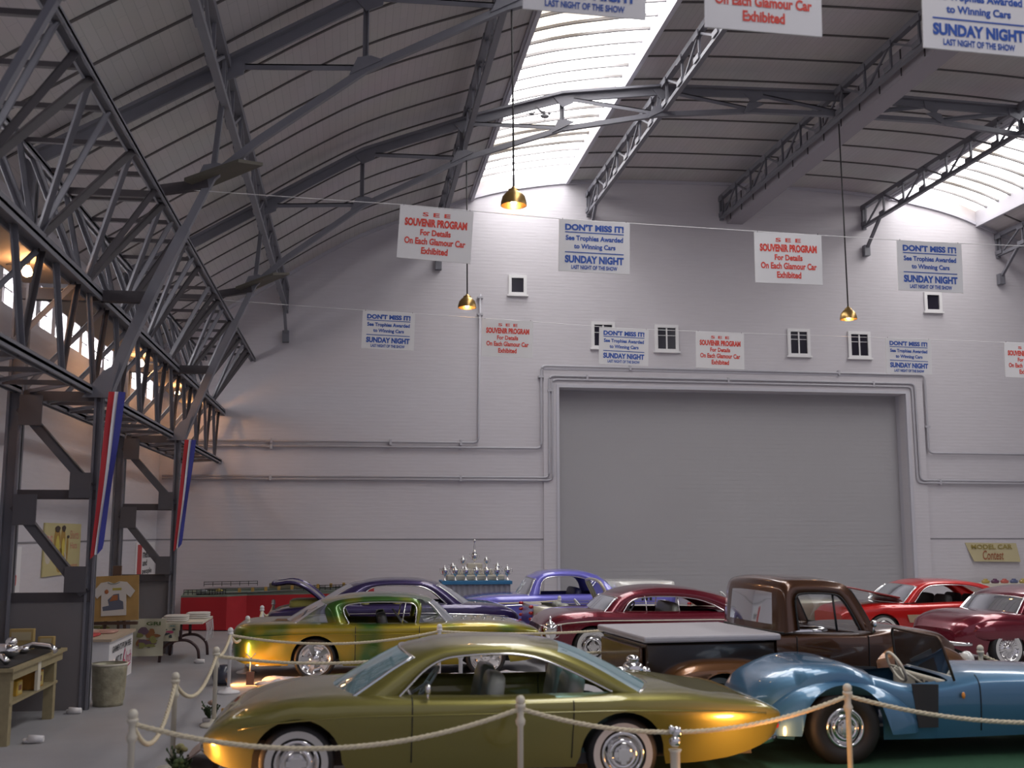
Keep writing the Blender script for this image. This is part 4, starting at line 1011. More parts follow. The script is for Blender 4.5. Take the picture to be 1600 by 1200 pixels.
# ---------------- blue roadster in the right foreground, nose to the right
BLU = paint('steel_blue_paint', (.055, .165, .29), .35, .34)
def roadster():
    r = thing('roadster', 'steel blue open roadster with a cream steering wheel in the right foreground', 'car', (6.45, 11.82, 0), math.radians(-3))
    T = [(-2.26, .42, .52, 0, .42, .30), (-2.2, .58, .66, .02, .46, .26), (-2.0, .72, .80, .06, .5, .24), (-1.6, .78, .92, .07, .56, .22), (-1.25, .80, .945, .05, .62, .22), (-.85, .80, .86, .01, .64, .22), (-.5, .79, .79, .0, .62, .22), (-.15, .76, .80, .02, .62, .22), (.3, .70, .85, .05, .6, .22), (1.3, .62, .82, .06, .56, .24), (2.0, .50, .72, .06, .5, .28), (2.35, .36, .58, .04, .44, .34)]
    c = Car(r, T, [(-1.34, .46)], .36, .5, (-.98, -.08), .68, .06); c.body(BLU)
    for sg in (-1, 1):
        wheel(r, -1.34, sg*.80, .37, .385, .22, False, 'cap', sg, .52)
        wheel(r, 1.75, sg*.80, .34, .35, .18, False, 'cap', sg, .52)
        f = MB(); rows = []
        for i in range(33):
            u = -1+2*i/32; x = -1.33+.86*u; k = max(0, 1-abs(u)**2.2)**.6; row = []
            for j in range(15):
                an = PI/2*j/14; y = .66+.30*k**.5*math.sin(an)**.7; z = .30+.54*k*math.cos(an)**.6; dx = x+1.34
                if j > 8 and abs(dx) < .45: z = max(z, .36+math.sqrt(max(0, .45**2-dx*dx)))
                row.append((x, sg*y, z))
            rows.append(row)
        f.grid(rows); f.build('rear_fender', BLU, r)
        # front cycle fender
        f = MB(); rows = []
        for i in range(17):
            a = math.radians(15+150*i/16); rows.append([(1.75-.42*math.cos(a), sg*(.80+v*.12), .34+.42*math.sin(a)-.03*v*v) for v in (-1, -.5, 0, .5, 1)])
        f.grid(rows); f.build('front_fender', BLU, r)
        e = MB(); e.tube([(.9, sg*.74, .42), (1.6, sg*.68, .40)], .06, 10); e.build('side_pipe', mat('pale_pipe', (.4, .38, .28), .4), r)
        d = MB(); d.prism([(-.50, sg*.775, .34), (-.28, sg*.765, .34), (-.26, sg*.775, .78), (-.56, sg*.79, .79)], (0, sg*.012, 0)); d.build('door_opening', DARK, r)
        m_ = MB(); m_.sq((.02, sg*.765, .66), (.02, .015, .035), 1); m_.build('cowl_lamp', AMBER, r)
    f = MB(); f.tube(rounded([(-.04, -.70, .80), (-.13, -.6, 1.25), (-.13, .6, 1.25), (-.04, .70, .80)], .08), .015, 8); f.build('windshield_frame', mat('bronze_trim', (.12, .08, .06), .35, .7), r)
    g = MB(); g.grid([[(-.05, -.66, .84), (-.05, .66, .84)], [(-.125, -.58, 1.23), (-.125, .58, 1.23)]]); g.build('windshield', GLASS, r)
    d = MB(); d.lohi((-.14, -.6, .62), (-.08, .6, .80)); o = d.build('dashboard', CREAM, r, bevel=.02)
    for k in range(4): MB().lathe([(.035, 0), (.035, -.012), (.002, -.014)], (-.14, -.4+.12*k, .72), 14, axis='x').build('gauge', BLACK, o)
    steering(r, -.46, -.22, .90, .17, CREAM, .45)
    seats(r, (-.80,), .34, mat('dark_blue_vinyl', (.02, .03, .06), .5), w=.5, bench=True)
    s = MB(); c.seam(s, .24, .004, True); s.build('hood_seam', BLACK, r)
roadster()
# ================================================================ ROPES AND POSTS
def post(x, y, label, h=.92, white=True):
    t = thing('rope_post', label, 'rope post', (x, y, 0))
    m_ = WHITE if white else CREAM
    b = MB(); b.lathe([(.16, 0), (.17, .012), (.15, .035), (.06, .05), (.035, .09)], n=24); b.build('base', m_, t)
    b = MB(); b.lathe([(.026, .04), (.026, h-.22), (.04, h-.2), (.045, h-.17), (.03, h-.14), (.03, h-.07), (.045, h-.055), (.045, h-.03)], n=16); b.build('pole', m_, t)
    b = MB(); b.sq((0, 0, h), (.042, .042, .045), 1, 14); b.build('finial', m_, t)
    return (x, y, h-.07)
def rope(a, b, sag, label, r=.021):
    A = Vector(a); B = Vector(b); n = max(24, int((B-A).length*26)); t = thing('barrier_rope', label, 'rope', tuple(A))
    P = []
    for i in range(n+1):
        f = i/n; p = A.lerp(B, f); p.z -= sag*4*f*(1-f); P.append(p-A)
    d = (B-A).normalized(); side = d.cross(Vector((0, 0, 1))).normalized(); L = (B-A).length
    mb = MB()
    for k in range(3):
        Q = []
        for i, p in enumerate(P):
            ph = 2*PI*k/3+(i/n)*L*2*PI/.16; Q.append(p+side*r*.55*math.cos(ph)+Vector((0, 0, 1))*r*.55*math.sin(ph))
        mb.tube(Q, r*.62, 6)
    o = mb.build('strands', ROPE, t)
    e = MB()
    for q in (P[0], P[-1]): e.lathe([(r*1.1, -.02), (r*1.3, 0), (r*1.1, .02)], tuple(q), 10)
    e.build('rope_end', CREAM, t)
PT = {}
for k, (x, y, l, wh) in dict(
    a=(-1.72, 9.35, 'cream rope post at the lower left corner in front of the olive coupe', 0),
    b=(-1.76, 11.75, 'slim rope post left of the olive coupe nose', 0),
    c=(-1.66, 14.3, 'rope post nearer of the two between the olive and gold cars', 0),
    d=(-1.80, 17.2, 'white rope post with round base left of the gold coupe', 1),
    e=(-1.77, 19.6, 'white rope post just behind the gold coupe tail', 1),
    f=(-1.75, 22.4, 'white rope post between the gold coupe and the purple car', 1),
    g=(-1.67, 24.4, 'white rope post farthest left, by the red table', 1),
    h=(1.47, 9.65, 'cream rope post in front of the olive coupe door', 0),
    i=(1.37, 17.4, 'white rope post in front of the gold coupe windshield', 1),
    j=(4.62, 9.95, 'cream rope post in front of the blue roadster rear wheel', 0),
    k=(7.88, 13.1, 'rope post between the pickup nose and the dark maroon coupe', 0),
    l=(1.45, 14.8, 'white rope post seen through the olive coupe windows', 1),
    m=(4.7, 24.9, 'small white rope post in front of the lavender car', 1),
    o=(13.1, 20.9, 'pale rope post behind the hood of the right maroon coupe', 1),
    ).items(): PT[k] = post(x, y, l, .92, wh)
EX = dict(p=(8.3, 9.6, .85), q=(-5, 9.0, .85), r=(4.45, 17.5, .85), s=(10.9, 13.6, .85), t=(4.5, 14.9, .85), u=(1.7, 24.9, .85))
PT.update(EX)
for a, b, s, l in [('a', 'b', .34, 'cream rope drooping from the lower left post back to the slim post'), ('b', 'c', .28, 'cream rope drooping left of the olive coupe between the slim posts'), ('c', 'd', .10, 'short sagging rope up to the white round based post'),
    ('a', 'h', .26, 'long brownish rope sagging across the nose of the olive coupe'), ('h', 'j', .26, 'long rope sagging across the rear flank of the olive coupe'), ('j', 'p', .26, 'long rope sagging across the blue roadster to the right edge'),
    ('d', 'e', .2, 'short rope behind the gold coupe tail'), ('e', 'f', .2, 'short rope between the posts left of the purple car'), ('f', 'g', .15, 'shortest visible rope by the red table'),
    ('d', 'i', .16, 'rope crossing the upper flank of the gold coupe'), ('i', 'r', .06, 'rope crossing the maroon coupe from the gold coupe windshield'), ('c', 'l', .14, 'rope crossing the lower flank and wheel of the gold coupe'), ('l', 't', .1, 'rope crossing the lower body of the maroon coupe'),
    ('k', 's', .35, 'thick pale rope at the right edge leaving the post beyond the pickup'), ('u', 'm', .05, 'thin pale rope in front of the lavender car')]:
    rope(PT[a], PT[b], s, l)

# ================================================================ BACK LEFT: red slot car table
t = thing('display_table', 'long table with a red skirt carrying a toy race track', 'table', (-4.2, 28.4, 0))
pl = [(-4.2, 28.4), (-3.05, 28.05), (-2.6, 28.35), (.1, 27.9), (.6, 30.5), (-4.4, 30.6)]
zt = [.80, .83, .84, .9, .92, .85]
b = MB(); b.v = [(x, y, .02) for x, y in pl]+[(x, y, z) for (x, y), z in zip(pl, zt)]; n = len(pl)
for i in range(n): b.f.append((i, (i+1) % n, (i+1) % n+n, i+n)); b.m.append(0); b.sm.append(False)
b.build('skirt', RED, t, True)
b = MB(); b.prism([(x, y, z) for (x, y), z in zip(pl, zt)], (0, 0, .04)); b.build('table_top', mat('green_felt', (.16, .2, .16), .8), t, True)
tk = MB()
tk.tube(rounded([(-3.9, 28.7, .88), (-2.9, 28.5, .9), (-.1, 28.2, .97), (.3, 30.0, .97), (-3.9, 30.2, .92), (-3.9, 28.7, .88)], .4), .12, 6, flat=1.0); 
tk = MB(); P = rounded([(-3.9, 28.75, .89), (-2.9, 28.55, .91), (-.1, 28.25, 1.0), (.2, 29.8, 1.0), (-3.9, 30.1, .95), (-4.0, 28.9, .9)], .45)
tk.grid([[(p.x-.0, p.y-.16, p.z), (p.x+.0, p.y+.16, p.z)] for p in P], smooth=False); tk.grid([[(p.x, p.y+.16, p.z-.02), (p.x, p.y-.16, p.z-.02)] for p in P], smooth=False)
tk = tk.build('race_track', mat('track_grey', (.10, .10, .11), .7), t, True)
for seg, l in (([(-4.15, 28.5, .86), (-3.5, 28.3, .87), (-3.1, 28.2, .88)], 0), ([(-1.2, 28.2, .96), (-.4, 28.05, .98), (.1, 28.0, .99)], 1), ([(-3.9, 30.3, .98), (-2.5, 30.2, 1.0)], 2)):
    f = MB(); A = [Vector(p) for p in seg]
    for dz in (.06, .12): f.tube([p+Vector((0, 0, dz)) for p in A], .008, 5)
    for p, q in zip(A[:-1], A[1:]):
        for k in range(7): c = p.lerp(q, k/6); f.beam(c, c+Vector((0, 0, .13)), .014)
    f.build('track_fence', BLACK, t, True)
for k in range(9):
    x = -2.8+.32*k; MB().lohi((x, 28.12, .93+.015*k), (x+.07, 28.2, 1.03+.015*k)).build('track_marker', mat('mustard', (.35, .22, .05), .6), t, True)
b = MB(); b.lohi((-2.1, 28.9, .98), (-1.1, 29.5, 1.12)); b.build('track_bridge', mat('olive_board', (.13, .12, .08), .7), t, True, bevel=.02)
for i, (x, y, z, c, l) in enumerate([(-3.7, 28.7, .93, (.45, .47, .5), 'tiny silver toy race car at the left end of the track'), (-3.3, 28.6, .94, (.6, .5, .1), 'tiny yellow toy race car on the track'), (-.6, 28.3, 1.02, (.5, .5, .52), 'tiny pale toy race car at the right end of the track')]):
    q = thing('toy_race_car', l, 'toy car', (x, y, z-.01), group='toy race cars on the track')
    k = MB(); k.sq((0, 0, .03), (.09, .04, .025), .5, 12); k.sq((-.01, 0, .055), (.04, .03, .02), .7, 10); k.build('shell', mat('toy_%d' % i, c, .3, .3, coat=1), q)

# ---------------- trophies
t = thing('trophy_table', 'trophy stand with a blue top edge and pleated grey skirt', 'table', (3.1, 28.6, 0))
b = MB(); b.lohi((2.28, 28.25, 1.08), (4.1, 29.3, 1.16)); b.build('table_top', mat('blue_cloth', (.03, .17, .34), .6), t, True)
b = MB(); rows = []
for i in range(61):
    x = 2.32+1.74*i/60; y = 28.32+.02*math.sin(i*1.3); rows.append([(x, y, 0), (x, y, 1.08)])
b.grid(rows); b.lohi((2.32, 28.4, 0), (4.06, 29.25, 1.07)); b.build('skirt', mat('grey_cloth', (.32, .32, .36), .8), t, True)
b = MB(); b.lohi((2.45, 28.65, 1.16), (3.95, 29.2, 1.30)); b.lohi((2.72, 28.85, 1.30), (3.68, 29.2, 1.45)); b.lohi((3.0, 28.95, 1.45), (3.4, 29.2, 1.6))
b.build('riser', mat('cream_satin', (.5, .46, .38), .5), t, True, bevel=.03)
TRM = {}
def trophy(x, y, z, s, label, tall=False, grp='silver trophies on the blue stand'):
    q = thing('trophy_cup', label, 'trophy', (x, y, z), group=grp)
    if tall not in TRM:
        b = MB(); b.lathe([(.06, 0), (.06, .03), (.025, .05), (.015, .12), (.02, .14), (.07, .2), (.085, .28), (.085, .33), (.078, .33), (.07, .25), (.01, .2)], n=20); 
        o1 = b.build('cup', CHROME, q)
        h = MB()
        for sg in (-1, 1): h.tube([(sg*.075, 0, .32), (sg*.13, 0, .33), (sg*.14, 0, .26), (sg*.1, 0, .19), (sg*.05, 0, .17)], .007, 6)
        o2 = h.build('handle', CHROME, q)
        f = MB()
        if tall: f.lathe([(.07, .33), (.05, .40), (.02, .45), (.03, .5), (.02, .56), (.012, .62), (.035, .66), (.03, .70), (.002, .73)], n=16)
        else: f.lathe([(.08, .33), (.05, .36), (.012, .38), (.018, .41), (.002, .44)], n=16)
        o3 = f.build('lid', CHROME, q); TRM[tall] = [o1.data, o2.data, o3.data]
    else:
        for nm, d in zip(('cup', 'handle', 'lid'), TRM[tall]): o = bpy.data.objects.new(nm, d); COL.objects.link(o); o.parent = q
    q.scale = (s, s, s)
names = ['leftmost', 'second from left', 'third from left', 'middle', 'third from right', 'second from right', 'rightmost']
for k in range(7): trophy(2.36+.272*k, 28.42, 1.16, .95, '%s silver cup in the front row of the trophy stand' % names[k])
for k, n_ in enumerate(['left end', 'left middle', 'right middle', 'right end']):
    trophy([2.6, 2.88, 3.5, 3.78][k], 28.78 if k in (0, 3) else 28.92, 1.30 if k in (0, 3) else 1.45, .80, '%s silver cup on the riser of the trophy stand' % n_)
trophy(3.2, 29.05, 1.52, .98, 'tallest silver trophy with a figure, top centre of the stand', True)
trophy(3.26, 18.1, .42, 1.35, 'large silver trophy on a pedestal in front of the maroon coupe', False, None)
p = thing('display_pedestal', 'dark low pedestal under the large silver trophy by the maroon coupe', 'pedestal', (3.26, 18.1, 0)); b = MB(); b.lathe([(.14, 0), (.14, .03), (.09, .06), (.08, .38), (.11, .42)], n=20); b.build('pedestal_body', DARK, p)

# chrome engine on a stand behind the olive coupe
t = thing('display_engine', 'chrome engine with carburetors on a stand behind the olive coupe', 'engine', (3.28, 12.75, 0))
b = MB(); b.lathe([(.14, 0), (.05, .06), (.045, .62)], (-.12, 0, 0), 14); b.lathe([(.14, 0), (.05, .06), (.045, .62)], (.12, 0, 0), 14); b.build('stand', CREAM, t)
b = MB(); b.sq((0, 0, .66), (.26, .14, .05), .4); b.build('valley_cover', mat('copper_plate', (.25, .09, .03), .3, .8), t)
b = MB(); b.sq((0, 0, .78), (.12, .12, .1), .7); b.sq((-.14, .0, .76), (.07, .08, .06), .8); b.sq((.14, .0, .76), (.07, .08, .06), .8); b.lathe([(.03, .85), (.08, .88), (.08, .92), (.04, .95)], n=14)
for k in range(6): b.sq((-.2+.08*k, -.1, .73), (.03, .04, .035), .9, 10)
b.build('engine_block', CHROME, t)
t = thing('display_statue', 'small crumpled silver ornament on a post in front of the olive coupe', 'ornament', (2.88, 9.75, 0))
b = MB(); b.lathe([(.1, 0), (.04, .05), (.045, .42), (.06, .45)], n=14); b.build('ornament_post', CREAM, t)
b = MB(); b.sq((0, 0, .52), (.05, .05, .05), .8); b.sq((.02, 0, .60), (.045, .04, .05), .8); b.sq((-.03, 0, .62), (.03, .03, .04), .8); b.build('ornament_top', CHROME, t)

# ---------------- floor spotlights with orange glow, aimed at the cars
LAMP = mat('floor_lamp_glow', (1, .6, .3), .3, emit=(1.0, .42, .12), es=60)
def spot(x, y, z, rz, label, r=.13, es=None, energy=6):
    t = thing('floor_spotlight', label, 'spotlight', (x, y, z), rz)
    b = MB(); b.lathe([(.002, -r), (r*.6, -r*.85), (r*.95, -r*.3), (r, .1*r), (r*.95, r*.6)], n=24, axis='x'); b.lathe([(r*.95, r*.6), (r*1.05, r*.75), (r*.9, r*.75)], n=24, axis='x', cap=False)
    b.build('housing', mat('dark_blue_enamel', (.03, .035, .06), .35, coat=.5), t)
    b = MB(); b.lathe([(r*.8, r*.62), (r*.5, r*.66), (.002, r*.68)], n=20, axis='x', cap=False); b.build('lens', LAMP, t)
    b = MB(); b.lathe([(.1, -z), (.1, -z+.02), (.02, -z+.03), (.02, -r*.8)], n=14); b.build('stand', DARK, t)
    l = bpy.data.lights.new('spot_beam', 'SPOT'); l.energy = energy*10; l.color = (1, .45, .15); l.spot_size = math.radians(100); l.spot_blend = .6; l.shadow_soft_size = r*.6
    lo = bpy.data.objects.new('spot_beam', l); COL.objects.link(lo); lo.parent = t; lo.location = (r*.85, 0, 0); lo.rotation_euler = (0, -PI/2, 0)
spot(-2.0, 18.1, .16, math.radians(5), 'round dark floor spotlight glowing orange at the gold coupe tail', .16, energy=2.5)
spot(3.95, 9.35, .16, math.radians(100), 'round dark floor spotlight below the olive coupe tail at the bottom edge', .14, energy=3)
spot(-1.55, 10.3, .20, math.radians(10), 'floor spotlight shining on the nose of the olive coupe', .10, energy=1.2)

# ---------------- floor dressing
fur = thing('cotton_snow', 'white cotton wool spread on the floor around the gold coupe', 'cotton wool', (-.2, 18.3, 0)); fur['kind'] = 'stuff'
b = MB()
for k in range(260):
    x = random.uniform(-1.1, 3.2); y = random.uniform(-.75, .15)+.15*math.sin(x*3); b.sq((x, y, .03), (random.uniform(.08, .22), random.uniform(.06, .16), random.uniform(.03, .08)), 1, 8)
b.build('cotton_tufts', mat('cotton', (.66, .64, .68), .95, bump=.8, bscale=60), fur)
c = MB(); c.lohi((2.9, 9.0, 0), (12.5, 13.2, .012)); o = c.build('green_carpet', mat('green_turf', (.015, .07, .03), .95, noise=.4, nscale=40)); tagp(o, 'green turf carpet under the blue roadster', 'carpet')
def plant(x, y, s, label, top, n=16):
    t = thing('small_bush', label, 'plant', (x, y, 0))
    b = MB(); b.lathe([(.09, 0), (.11, .05), (.10, .07)], n=14); b.build('planter', mat('planter', (.45, .42, .42), .7), t)
    f = MB(); random.seed(int(x*100+y))
    for k in range(n):
        a = random.uniform(0, 2*PI); u = random.uniform(.2, 1); h = random.uniform(.5, 1)*s; p = Vector((math.cos(a)*.03, math.sin(a)*.03, .06)); q = Vector((math.cos(a)*u*s*.5, math.sin(a)*u*s*.5, h))
        f.tube([p, (p+q)/2+Vector((0, 0, .03)), q], .006, 5)
        for j in range(9):
            c_ = p.lerp(q, .25+.08*j); aa = random.uniform(0, 2*PI); d = Vector((math.cos(aa), math.sin(aa), .8)).normalized()*.07*s*2; sd = Vector((-math.sin(aa), math.cos(aa), 0))*.012
            f.add([c_-sd, c_+sd, c_+d+sd*.6, c_+d-sd*.6], [(0, 1, 2, 3)])
    f.build('foliage', mat('dark_foliage', (.04, .07, .025), .8), t)
    g = MB()
    for k in range(9):
        a = random.uniform(0, 2*PI); g.sq((math.cos(a)*.12*s*2*random.random(), math.sin(a)*.12*s*2*random.random(), s*random.uniform(.8, 1.05)), (.03, .03, .025), 1, 8)
    g.build('blossom', top, t)
plant(-1.62, 11.35, .30, 'dark green bush by the slim rope post, larger of the two at lower left', mat('pale_blossom', (.35, .33, .15), .8), 22)
plant(-1.58, 10.95, .24, 'dark green bush at the bottom edge next to the sloping placard', mat('green_tip', (.06, .1, .03), .8), 16)
plant(-1.72, 14.5, .28, 'small bush with pale flowers behind the olive coupe nose', mat('pink_blossom', (.42, .30, .24), .8))
t = thing('sloping_placard', 'sloping speckled placard on the floor at the olive coupe nose', 'placard', (-1.45, 12.15, 0))
b = MB(); b.prism([(-.22, -.42, .04), (.14, -.42, .32), (.14, .45, .32), (-.22, .45, .04)], (0, 0, .02)); b.build('placard_board', mat('speckled_board', (.33, .25, .22), .7, noise=.4, nscale=20), t)
b = MB(); b.prism([(.10, -.42, 0), (.14, -.42, 0), (.14, -.42, .32), (.10, -.42, .29)], (0, .87, 0)); b.build('placard_back', DARK, t)
b = MB(); b.box((.12, .38, .40), (.10, .02, .16)); b.build('yellow_tag', mat('tan_card', (.45, .28, .08), .6), t)
t = thing('small_info_stand', 'tiny brown card on a wire stand by the gold coupe rear bumper', 'sign', (-1.55, 17.9, 0))
b = MB(); b.lohi((-.06, -.01, .02), (.06, .01, .22)); b.build('card', mat('brown_card', (.25, .12, .08), .6), t); b = MB(); b.tube([(0, 0, .22), (0, 0, .42), (.07, 0, .50)], .012, 6); b.tube([(0, 0, .42), (-.07, 0, .5)], .012, 6); b.build('wire_stand', WHITE, t)
for (x, y, s, l) in ((-3.52, 13.45, 1, 'crumpled white paper cup on the floor at the workbench leg'), (-3.6, 15.55, .8, 'white paper scraps at the foot of the trash can'), (-2.75, 21.2, .7, 'tiny crumpled paper on the floor right of the shirt table')):
    t = thing('paper_litter', l, 'litter', (x, y, 0)); b = MB(); b.lathe([(.05, -.08), (.035, .08)], (0, 0, .05*s), 12, axis='x'); b.sq((-.1*s, .03, .03), (.06*s, .05*s, .03), .8, 10); b.build('paper', WHITE, t)

# ================================================================ LEFT: partitions, bench, easel, tables
for (y, x0, l) in ((15.86, -5.28, 'grey board partition behind the workbench'), (22.96, -4.72, 'grey board partition behind the shirt table')):
    o = MB().lohi((x0, y, 0), (-3.6, y+.05, 1.46)).build('board_partition', mat('grey_board', (.17, .16, .165), .75)); tagp(o, l, 'partition')
BZ = .86
t = thing('workbench', 'pale wooden workbench with a lower shelf at the left edge', 'workbench', (-4.3, 14.2, 0))
b = MB(); b.lohi((-5.0, 13.2, BZ-.04), (-3.74, 15.55, BZ)); b.build('bench_top', WOOD, t, True)
b = MB(); b.lohi((-4.95, 13.24, BZ), (-3.80, 15.45, BZ+.012)); b.build('black_mat', BLACK, t, True)
b = MB(); b.lohi((-3.80, 13.3, BZ-.14), (-3.77, 15.45, BZ-.04)); b.build('apron', WOOD, t, True); b = MB(); b.lohi((-4.95, 13.3, BZ-.14), (-3.8, 13.33, BZ-.04)); b.build('apron', WOOD, t, True)
for (x, y) in ((-3.85, 13.35), (-3.85, 15.2), (-4.45, 15.2), (-4.9, 13.35)): MB().lohi((x-.06, y-.06, 0), (x+.06, y+.06, BZ-.04)).build('leg', WOOD, t, True)
MB().lohi((-4.9, 13.3, .44), (-3.78, 15.3, .47)).build('lower_shelf', WOOD, t, True)
MB().lohi((-3.80, 14.3, .47), (-3.765, 14.42, BZ-.04)).build('bracket', CREAM, t, True)
ORB = mat('orange_box', (.42, .19, .02), .6)
for (x, y, z, d, m_, l) in ((-3.98, 14.6, .47, (.3, .42, .2), ORB, 'orange parts box on the bench lower shelf'), (-4.0, 13.95, .47, (.26, .22, .17), mat('yellow_box', (.5, .30, .03), .6), 'smaller yellow parts box on the bench lower shelf near the leg')):
    q = thing('parts_box', l, 'box', (x, y, z)); MB().lohi((-d[0]/2, -d[1]/2, 0), (d[0]/2, d[1]/2, d[2])).build('carton', m_, q, bevel=.008)
    f = MB(); f.lohi((d[0]/2, -d[1]/2+.03, .02), (d[0]/2+.004, d[1]/2-.03, d[2]-.02)); f.build('label_patch', mat('yellow_paper', (.45, .36, .12), .6), q)
    f = MB(); f.lohi((d[0]/2+.004, -d[1]/4, d[2]*.35), (d[0]/2+.006, d[1]/4, d[2]*.7)); f.build('printed_panel', mat('dark_print', (.15, .05, .03), .6), q)
for (x, y, w_, h_, l) in ((-4.25, 15.3, .30, .26, 'tan box standing at the back of the workbench'), (-3.97, 15.4, .2, .15, 'small lettered carton at the workbench corner')):
    q = thing('parts_box', l, 'box', (x, y, BZ+.012)); MB().lohi((-w_/2, -.05, 0), (w_/2, .05, h_)).build('carton', mat('tan_box', (.38, .27, .10), .6), q, bevel=.006)
    MB().lohi((-w_/2+.03, -.056, h_*.45), (w_/2-.03, -.05, h_*.85)).build('printed_panel', mat('cream_print', (.42, .36, .22), .6), q)
def chrome_part(x, y, l, sh):
    q = thing('chrome_car_part', l, 'car part', (x, y, BZ+.012)); b = MB()
    if sh == 0: b.sq((0, 0, .09), (.16, .10, .09), .8); b.sq((.05, .02, .19), (.07, .07, .06), 1); b.tube([(0, 0, .12), (-.2, -.1, .05), (-.35, -.1, .03)], .035, 8)
    elif sh == 1: b.tube([(-.2, 0, .03), (0, .05, .1), (.22, .02, .08), (.3, -.05, .03)], .04, 8); b.sq((-.1, 0, .05), (.08, .06, .05), .8)
    else: b.lathe([(.1, 0), (.11, .06), (.08, .12), (.02, .14)], n=16); b.sq((.12, .05, .05), (.06, .06, .05), .8)
    b.build('casting', CHROME, q)
chrome_part(-4.12, 14.2, 'chrome manifold standing in the middle of the workbench', 0)
chrome_part(-3.98, 14.75, 'curved chrome pipe at the right of the workbench top', 1)
chrome_part(-4.38, 14.0, 'round chrome part at the left edge of the workbench', 2)
chrome_part(-4.2, 13.55, 'low chrome parts nearest the camera on the workbench', 1)

# trash can
t = thing('trash_can', 'dented grey trash can beside the sales counter', 'trash can', (-3.36, 15.95-.0, 0))
t.location = (-3.33, 16.25, 0)
b = MB(); b.lathe([(.20, 0), (.20, .04), (.215, .1), (.235, .5), (.24, .56), (.23, .56), (.225, .5), (.2, .06), (.01, .05)], n=28); b.build('can_body', mat('galvanised', (.33, .31, .22), .5, .25, noise=.6, nscale=9, bump=1.0, bscale=9), t)
b = MB(); b.lathe([(.236, .545), (.25, .555), (.25, .575), (.232, .575)], n=28, cap=False); b.build('rim', CREAM, t)
b = MB(); b.sq((0, 0, .49), (.18, .18, .05), .8); b.build('rubbish', mat('crumpled_paper', (.42, .38, .2), .8, bump=.6), t)

# sales counter with printed side
t = thing('sales_counter', 'white sales counter with lettered side and clothes on top', 'counter', (-4.0, 18.9, 0))
b = MB(); b.lohi((-4.75, 18.05, 0), (-3.72, 19.9, .70)); b.build('counter_body', WHITE, t, True)
b = MB(); b.lohi((-4.8, 18.0, .70), (-3.68, 19.95, .74)); b.build('counter_top', mat('tan_top', (.42, .33, .24), .6), t, True)
R90 = Matrix.Translation((-3.715, 18.98, 0)) @ Matrix.Rotation(PI/2, 4, 'Z')
b = MB(); b.text('GARMENTS FROM HERE', -.72, .75, .50, .60, -.005, .02, M=R90); b.text('AT IT', -.45, .05, .33, .42, -.005, .03, M=R90); b.build('black_lettering', BLACKI, t, True)
b = MB(); b.text('6', .12, .32, .06, .50, -.005, .01, M=R90, italic=.1); b.text('Inch', .38, .80, .22, .42, -.005, .0, M=R90, italic=.1); b.beam(R90 @ Vector((.4, -.005, .15)), R90 @ Vector((.75, -.005, .2)), .01); b.build('pink_lettering', mat('pink_ink', (.5, .06, .16), .6), t, True)
b = MB(); b.lohi((-4.7, 18.035, .2), (-4.15, 18.05, .66)); b.build('front_picture', mat('brown_print', (.16, .09, .04), .7, noise=.5, nscale=9), t, True)
for (x, y, c, l) in ((-4.2, 18.6, (.42, .05, .05), 'folded red and white shirt on the sales counter'), (-4.05, 19.2, (.45, .25, .2), 'folded peach shirt on the sales counter'), (-4.4, 19.3, (.5, .46, .4), 'folded cream shirt on the sales counter')):
    q = thing('folded_shirt', l, 'shirt', (x, y, .74)); b = MB(); b.sq((0, 0, .018), (.2, .26, .02), .4); b.sq((.05, -.1, .04), (.1, .1, .012), .5); b.build('cloth', mat('cloth_%.2f' % c[0]+'%.2f' % c[1], c, .8), q)

# easel with the painted shirt board
def shirt_outline(s=1.0):
    return [(-.27*s, -.36*s), (.27*s, -.36*s), (.27*s, .1*s), (.36*s, .02*s), (.46*s, .16*s), (.28*s, .36*s), (.12*s, .38*s), (.0, .33*s), (-.12*s, .38*s), (-.28*s, .36*s), (-.46*s, .16*s), (-.36*s, .02*s), (-.27*s, .1*s)]
def picture(mb_list, w, h, y, seed, parent, cols):
    random.seed(seed)
    for ci, (nm, m_) in enumerate(cols):
        b = MB()
        for k in range(5):
            cx = random.uniform(-w*.3, w*.3); cz = random.uniform(-h*.3, h*.25); rx, rz_ = random.uniform(.08, .2)*w, random.uniform(.06, .16)*h
            P = [(cx+rx*math.cos(a)*(1+.25*math.sin(3*a+k)), y-.002*(ci+1)-.0004*k, cz+rz_*math.sin(a)*(1+.2*math.cos(2*a))) for a in np.linspace(0, 2*PI, 18)[:-1]]
            b.add(P, [tuple(range(len(P)))])
        b.build(nm, m_, parent)
t = thing('display_easel', 'dark wooden easel holding the painted shirt board', 'easel', (-4.14, 20.35, 0))
b = MB(); b.tube([(-.25, 0, 0), (-.04, .12, 1.72)], .03, 6); b.build('leg', WOODD, t); b = MB(); b.tube([(.28, 0, 0), (.04, .12, 1.72)], .03, 6); b.build('leg', WOODD, t); b = MB(); b.tube([(0, .6, 0), (0, .14, 1.7)], .025, 6); b.build('leg', WOODD, t)
b = MB(); b.lohi((-.07, .08, 1.52), (.07, .14, 1.80)); b.build('top_clamp', WOODD, t); b = MB(); b.lohi((-.4, -.02, .78), (.4, .08, .83)); b.build('ledge', WOODD, t)
q = thing('shirt_display_board', 'tan board on the easel with a white printed shirt pinned on', 'display board', (-4.14, 20.3, 1.24), ry=math.radians(-2), group=None)
MB().lohi((-.415, -.02, -.39), (.415, .02, .39)).build('board', mat('tan_board', (.36, .22, .07), .6, noise=.3, nscale=4), q)
b = MB(); b.prism([(x*.78, -.045, z*.80-.01) for x, z in shirt_outline()], (0, .02, 0)); sh = b.build('white_shirt', mat('shirt_cotton', (.55, .52, .48), .85), q)
